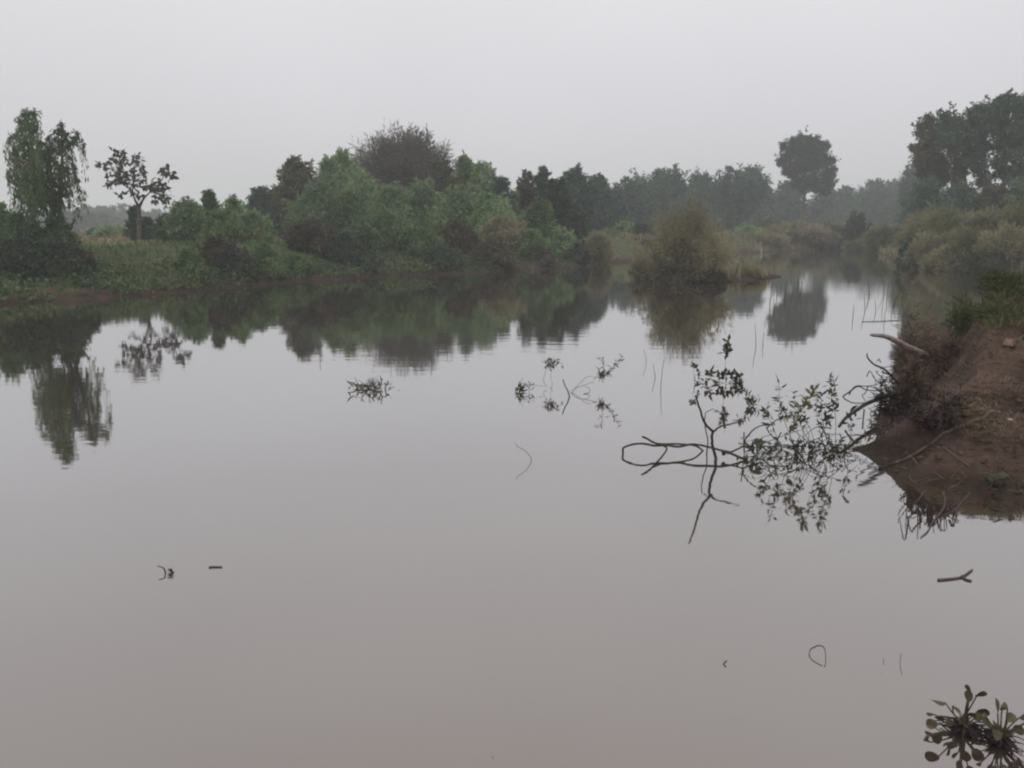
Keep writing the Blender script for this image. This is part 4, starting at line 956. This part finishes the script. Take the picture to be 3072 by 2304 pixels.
def root_tangle():
    rng = np.random.default_rng(31); base = ground(890, 425)
    o = thing('root_tangle', base, 'dense tangle of dark reddish roots and twigs at the bank edge', 'roots')
    rm = MB(); tm = MB()
    for i in range(620):
        u = 560 + 800 * rng.uniform(0, 1) ** 1.5; v = rng.normal(225, 135) + (u - 800) * 0.06
        if u > 840: v = max(min(v, 420 - rng.uniform(0, 60)), 110 + rng.uniform(0, 60))
        c = hit((O6[0] + u / S5) / 3, (O6[1] + v / S5) / 3, 5, 12)
        Y = (8.35 + (560 - v) * 0.0007 if u < 880 else min(c[1], 8.9) - 0.06) + rng.normal() * 0.12
        a = rng.uniform(0, 2 * math.pi); l = rng.uniform(40, 160)
        q = np.array([b6(u, v, Y), b6(u + math.cos(a) * l * .5 + rng.normal() * 22, v + math.sin(a) * l * .4 + rng.normal() * 22, Y + rng.normal() * .1), b6(u + math.cos(a) * l, v + math.sin(a) * l * .8, Y + rng.normal() * .15)])
        q[:, 2] = np.maximum(q[:, 2], 0.005)
        tube(rm, spline(q, 4) - base, np.linspace(rng.uniform(0.004, 0.011), 0.003, 9), 4)
    for pts, r in (([(190, 130), (260, 80), (340, 30), (420, 60), (520, 70), (640, 30)], .008), ([(190, 135), (240, 180), (330, 205), (420, 200), (500, 175)], .007), ([(250, 110), (300, 40), (350, 15), (430, 25), (520, 10), (640, -20)], .007),
                   ([(440, 30), (400, 100), (375, 120), (410, 180)], .006), ([(430, -60), (450, -120), (490, -60), (520, 20)], .005), ([(580, 20), (580, -60), (585, -170)], .004),
                   ([(400, 260), (395, 380), (410, 500), (412, 560)], .008), ([(470, 405), (560, 410), (640, 370), (740, 335)], .010), ([(520, 405), (620, 440), (740, 470), (880, 510)], .010),
                   ([(440, 570), (470, 500), (560, 460), (700, 440)], .008), ([(690, 560), (730, 480), (760, 420)], .008), ([(470, 280), (465, 350), (480, 420)], .004), ([(220, 470), (270, 540), (330, 600)], .008)):
        Y = 8.25
        q = np.array([b6(u, v, Y + 0.0006 * max(0, u - 400)) for u, v in pts]); q[:, 2] = np.maximum(q[:, 2], 0.004)
        tube(tm, wobble(rng, spline(q, 5), 0.01) - base, np.linspace(r, r * .6, (len(pts) - 1) * 5 + 1), 5)
    rm.build('roots', M['root'], o); tm.build('twigs', M['twig'], o)
root_tangle()
def lay(pts, r0, r1, name, m, label, cat, lift=0.6):
    q = np.array([hit((O6[0] + u / S5) / 3, (O6[1] + v / S5) / 3, 4, 14) for u, v in pts]); q = spline(q, 8)
    q[:, 2] = np.maximum(height(q[:, 0], q[:, 1]), 0) + r0 * lift
    mb = MB(); tube(mb, q, np.linspace(r0, r1, len(q)), 7); return tag(mb.build(name, M[m], smooth=True), label, cat)
lay([(1760, 290), (1600, 350), (1400, 430), (1220, 500), (1120, 570), (950, 690), (850, 745), (700, 800)], 0.018, 0.008, 'exposed_root', 'palemud', 'long pale muddy root running down the near earth bank', 'root')
lay([(1190, 640), (1260, 700), (1340, 760), (1450, 835)], 0.010, 0.005, 'thin_root', 'palemud', 'thin pale root slanting down right on the near bank', 'root')
mb = MB(); rng = np.random.default_rng(5)
for pts, r in (([(700, 805), (600, 835), (530, 845), (435, 840)], .006), ([(620, 835), (540, 860), (440, 905)], .007), ([(740, 885), (600, 865), (500, 830), (350, 750), (230, 690), (180, 715)], .003)):
    q = np.array([ground((O6[0] + u / S5) / 3, (O6[1] + v / S5) / 3) + [0, 0, .008] for u, v in pts]); tube(mb, spline(q, 5), np.linspace(r, r * .5, (len(pts) - 1) * 5 + 1), 5)
tag(mb.build('forked_twig', M['twig']), 'small forked twig lying on the water between the two mud spits', 'twig')
for pts2, lab in (((([(1185, 1085), (1200, 1220), (1080, 1390), (1030, 1480), (960, 1540)], .007), ([(1205, 1240), (1300, 1330)], .003)), 'bare twig trailing down into the water below the near bank'),
                  ((([(1450, 1100), (1380, 1180), (1300, 1270), (1150, 1330)], .006), ), 'second bare twig in the water further right below the bank'),
                  ((([(1010, 1070), (950, 1150), (890, 1205)], .005), ), 'shortest bare twig at the tip of the lower mud spit')):
    mb = MB()
    for pts, r in pts2:
        q = np.array([ground((O6[0] + u / S5) / 3, (O6[1] + v / S5) / 3) + [0, 0, .006] for u, v in pts]); tube(mb, spline(q, 5), np.linspace(r, r * .4, (len(pts) - 1) * 5 + 1), 5)
    tag(mb.build('bare_twig', M['floating']), lab, 'twig')
def litter():
    rng = np.random.default_rng(61); n = 5200; x = rng.uniform(2.4, 7.5, n); y = rng.uniform(5.4, 11, n); h, sd, wr, wm = height(x, y, True)
    k = (sd > -0.02) & (wr > .2) & (rng.uniform(0, 1, n) < 0.25 + 1.1 * (vnoise(x * 2.5, y * 2.5, 63) > .5)); x, y, h = x[k], y[k], np.maximum(h[k], 0); mb = MB()
    base = np.array([[1, 0, 0], [0, 1, 0], [-1, 0, 0], [0, -1, 0], [.6, .6, .55], [-.6, .6, .55], [-.6, -.6, .55], [.6, -.6, .55], [0, 0, .8], [0, 0, -.7]], float)
    f = np.array([[0, 1, 4], [1, 2, 5], [2, 3, 6], [3, 0, 7], [4, 1, 5], [5, 2, 6], [6, 3, 7], [7, 0, 4], [8, 4, 5], [8, 5, 6], [8, 6, 7], [8, 7, 4], [1, 0, 9], [2, 1, 9], [3, 2, 9], [0, 3, 9]])
    for a, b, c in zip(x, y, h):
        r = 0.006 + 0.026 * rng.uniform(0, 1) ** 3; mb.add(np.array([a, b, c]) + base * r * rng.uniform(.6, 1.3, (10, 3)) * [1.2, 1.2, .8], f)
    tag(mb.build('mud_crumbs', M['crumb'], smooth=True), 'crumbs and clods of brown earth on the near bank', 'earth', None, 'stuff')
    n = 700; x = rng.uniform(2.6, 7, n); y = rng.uniform(5.6, 10, n); h, sd, wr, wm = height(x, y, True); k = (sd > 0.0) & (wr > .2); mb = MB()
    for a, b, c in zip(x[k], y[k], h[k]):
        t = rng.uniform(0, 6.28); l = rng.uniform(.04, .22); d = np.array([math.cos(t), math.sin(t), 0]) * l; p0 = np.array([a, b, 0]) - d / 2; p1 = p0 + d
        q = np.array([p0, (p0 + p1) / 2 + rng.normal(size=3) * .012, p1]); q[:, 2] = np.maximum(height(q[:, 0], q[:, 1]), 0) + .004
        tube(mb, q, [.0035, .003, .0015], 4, cap=False)
    tag(mb.build('twig_litter', M['palemud']), 'thin fallen twigs strewn over the near bank', 'twigs', None, 'stuff')
litter()
# broad leaved seedlings at the waterline
def seedling(px, py, label, seed, s=1.0):
    rng = np.random.default_rng(seed); b = hit(px, py, 4, 12); o = thing('seedling', b, label, 'plant', 'seedlings on the near bank'); lm = MB(); sm = MB()
    for i in range(7):
        a = rng.uniform(0, 6.28); e = np.array([math.cos(a) * .07, math.sin(a) * .07, rng.uniform(.03, .12)]) * s
        tube(sm, spline([[0, 0, -.02], e * [.3, .3, .7], e], 4), np.linspace(.003, .0015, 9), 4)
        leaves(lm, rng, e[None], np.array([[math.cos(a), math.sin(a), .1]]), .075 * s, .05 * s)
    lm.build('foliage', M['waterleaf'], o); sm.build('stems', M['twig'], o)
seedling(1001, 494, 'broad leaved seedling at the waterline of the near bank', 1)
seedling(1018, 492, 'broad leaved seedling at the waterline by the right edge', 2, 1.2)
seedling(1012, 417, 'small seedling beside the white scrap on the near bank', 4, .8)
def lump(name, c, r, m, label, cat, seed):
    rng = np.random.default_rng(seed); a = np.linspace(0, math.pi, 10); b = np.linspace(0, 2 * math.pi, 16, endpoint=False); A, B = np.meshgrid(a, b, indexing='ij')
    u = np.stack([np.sin(A) * np.cos(B), np.sin(A) * np.sin(B), np.cos(A)], -1).reshape(-1, 3)
    k = 1 + .25 * np.sin(u[:, 0] * 4 + seed) * np.sin(u[:, 1] * 5) + .15 * np.sin(u[:, 2] * 7 + seed)
    v = c + u * k[:, None] * np.array(r); i = np.arange(9)[:, None] * 16; j = np.arange(16)[None]; kk = (j + 1) % 16
    mb = MB(); mb.add(v, np.stack([i + j, i + 16 + j, i + 16 + kk, i + kk], -1).reshape(-1, 4)); return tag(mb.build(name, M[m], smooth=True), label, cat)
lump('earth_clod', hit(1008, 346, 4, 12) + [0, 0, .02], (.06, .06, .045), 'clod', 'orange brown clod of earth high on the near bank', 'clod', 2)
lump('white_scrap', hit(1010, 421, 4, 12) + [0, 0, .01], (.024, .02, .010), 'white', 'small white scrap of litter lying on the near bank', 'litter', 3)

# ------------------------------------------------------------------ water hyacinths at the bottom right corner
def hyacinth(px, foot, label, leafs, seed, nroot=34):
    rng = np.random.default_rng(seed); base = ground(px, foot); o = thing('water_hyacinth', base, label, 'water plant', 'water hyacinths floating in the corner')
    lm = MB(); sm = MB(); rm = MB()
    for lx, ly, lf, s in leafs:
        e = P(lx, ly, lf) - base; b0 = rng.normal(size=3) * [.012, .012, 0] + [0, 0, .004]
        m = e * [.45, .45, .55] + rng.normal(size=3) * .005
        q = spline([b0, m, e], 6); rr = 0.0028 + 0.0038 * np.exp(-((np.linspace(0, 1, len(q)) - .3) / .18) ** 2); tube(sm, q, rr, 6)
        d = unit(unit(q[-1] - q[-3]) + rng.normal(size=3) * .35); w = unit(np.cross(d, rdir(rng, 1)[0])); n = np.cross(d, w)
        Lf = .044 * s; t = np.linspace(0, 2 * math.pi, 14, endpoint=False)
        ax = (1 - np.cos(t)) / 2; wd = np.sin(t) * .5 * (0.75 + .35 * ax)
        v = q[-1] + d * (ax * Lf)[:, None] + w * (wd * Lf)[:, None] + n * (Lf * (.9 * wd ** 2 + .15 * ax ** 2))[:, None]
        cen = q[-1] + d * Lf * .5 + n * Lf * .02
        k = np.arange(14); lm.add(np.concatenate([v, [cen]]), np.stack([k, (k + 1) % 14, np.full(14, 14)], 1))
    for i in range(nroot):
        a = rng.uniform(0, 6.28); l = rng.uniform(.04, .125); e = np.array([math.cos(a) * l, math.sin(a) * l, rng.uniform(.004, .028)])
        tube(rm, spline([[0, 0, .008], e * .5 + [0, 0, rng.uniform(.005, .03)], e], 4), np.linspace(.0042, .0015, 9), 5)
    for i in range(60):
        a = rng.uniform(0, 6.28); l = rng.uniform(.01, .055); c = np.array([math.cos(a) * l, math.sin(a) * l, rng.uniform(0, .022)])
        tube(rm, np.array([c, c + rdir(rng, 1)[0] * [.03, .03, .012]]), [.006, .003], 5)
    lm.build('leaves', M['hyacinth'], o); sm.build('stalks', M['hyacinth'], o); rm.build('roots', M['hyroot'], o)
O7, S7 = (2722, 2000), 5.457
def h7(l): return [((O7[0] + u / S7) / 3, (O7[1] + v / S7) / 3, (O7[1] + f / S7) / 3, s) for u, v, f, s in l]
hyacinth(964, 731, 'water hyacinth with upright rounded leaves, cut by the bottom edge on the left',
         h7([(620, 590, 1030, 1.25), (980, 560, 1050, 1.0), (1030, 440, 1050, .9), (1130, 490, 1060, 1.1), (760, 770, 1040, .9), (860, 780, 1050, 1.0), (1160, 760, 1050, 1.1), (590, 900, 1020, .9), (430, 780, 1010, .6), (500, 930, 1030, 1.0), (370, 925, 1020, .5), (1000, 800, 1090, .9), (1080, 860, 1080, .9), (760, 950, 1090, .9), (370, 1120, 1130, .5), (900, 900, 1150, .8)]), 3)
hyacinth(1000, 741, 'water hyacinth with drooping leaves, cut by the right edge at the bottom',
         h7([(1480, 760, 1230, 1.3), (1640, 680, 1230, .9), (1840, 830, 1240, 1.3), (1540, 760, 1250, .8), (1300, 830, 1200, .5), (1640, 900, 1250, .9), (1360, 980, 1230, .9), (1740, 1050, 1300, 1.), (1880, 960, 1280, 1.), (1950, 900, 1290, 1.2), (1560, 1100, 1380, 1.), (1450, 1000, 1300, .9), (2050, 880, 1300, 1.2)]), 7, 44)

# ------------------------------------------------------------------ small floating things
def flat_twig(name, plist, label, cat='twig', m='floating', group=None):
    mb = MB()
    for pts, r in plist:
        q = np.array([ground(a, b) + [0, 0, r * .5] for a, b in pts]); q = spline(q, 5); tube(mb, q, np.linspace(r, r * .75, len(q)), 6)
    return tag(mb.build(name, M[m]), label, cat, group)
flat_twig('floating_twig', [([(938, 580.5), (950, 579.5), (961, 578)], .008), ([(961, 578), (966, 575), (972, 570.5)], .008), ([(961, 577), (966, 580), (971.5, 581.5)], .008)], 'brown Y shaped twig floating above the hyacinths at the right')
flat_twig('floating_loop', [([(816, 662), (822, 666), (809, 655), (811, 649), (820, 645.5), (825, 650), (825.5, 664), (824, 667)][2:] , .0022), ([(809, 655), (812, 660), (822, 666)], .0022)], 'thin stem bent into a loop floating in the lower right water', 'stem')
flat_twig('floating_bit', [([(209, 567.6), (215, 567.3), (222, 567.5)], .006)], 'short straight twig floating level in the lower left water')
mb = MB(); stick(mb, np.array([P(165.5, 572.5, 572.5), P(164, 568.5, 573), P(157.5, 566, 573)]), .0045, .003)
tag(mb.build('bent_twig', M['twig']), 'tiny bent twig poking out of the lower left water', 'twig')
rng = np.random.default_rng(9); base = ground(171.5, 573.5); o = thing('leaf_tuft', base, 'tiny dark leaf tuft right of the bent twig at lower left', 'leaf'); lm = MB()
leaves(lm, rng, rng.normal(size=(12, 3)) * .006 + [0, 0, .008], rdir(rng, 12) + [0, 0, .6], .028, .012); lm.build('foliage', M['waterleaf'], o)
flat_twig('floating_bit', [([(726.5, 661), (723.5, 664), (726, 667)], .003)], 'tiny V shaped twig floating left of the loop stem')
flat_twig('floating_bit', [([(883.5, 659), (883.8, 665)], .0016)], 'tiny upright looking stem left of the longer one, right of the loop', 'stem')
flat_twig('floating_bit', [([(901, 654), (900, 664), (902, 675)], .0016)], 'long thin stem floating above the left hyacinth', 'stem')
def specks():
    rng = np.random.default_rng(55); mb = MB()
    for i in range(40):
        px, py = rng.uniform(0, 1000), rng.uniform(420, 765) ; c = ground(px, py); s = rng.uniform(.002, .0045); a = rng.uniform(0, 6.28)
        d = np.array([math.cos(a), math.sin(a), 0]); b = np.array([-d[1], d[0], 0]); z = np.array([0, 0, .004])
        mb.add([c - d * s + z * .5, c + b * s * .5 + z, c + d * s * 1.3 + z * .5, c - b * s * .5 + z], [[0, 1, 2, 3]])
    tag(mb.build('floating_specks', M['floating']), 'scattered tiny dark specks of debris on the open water', 'debris', None, 'stuff')
specks()

# ------------------------------------------------------------------ haze: still, damp air
hm, t = mat('haze_air'); pv = t.nodes.new("ShaderNodeVolumePrincipled"); ho = t.nodes.new("ShaderNodeOutputMaterial")
pv.inputs['Color'].default_value = (0.90, 0.955, 0.985, 1); pv.inputs['Density'].default_value = 0.0020; pv.inputs['Anisotropy'].default_value = 0.2
t.links.new(pv.outputs[0], ho.inputs['Volume'])
mb = MB(); S = 450.0; z0, z1 = -2.0, 24.0
mb.add([(-S, -S, z0), (S, -S, z0), (S, S, z0), (-S, S, z0), (-S, -S, z1), (S, -S, z1), (S, S, z1), (-S, S, z1)],
       [(0, 3, 2, 1), (4, 5, 6, 7), (0, 1, 5, 4), (1, 2, 6, 5), (2, 3, 7, 6), (3, 0, 4, 7)])
ob = mb.build('haze', hm); ob['kind'] = 'stuff'; ob['label'] = 'thin pale haze hanging over the whole river and banks'; ob['category'] = 'haze'
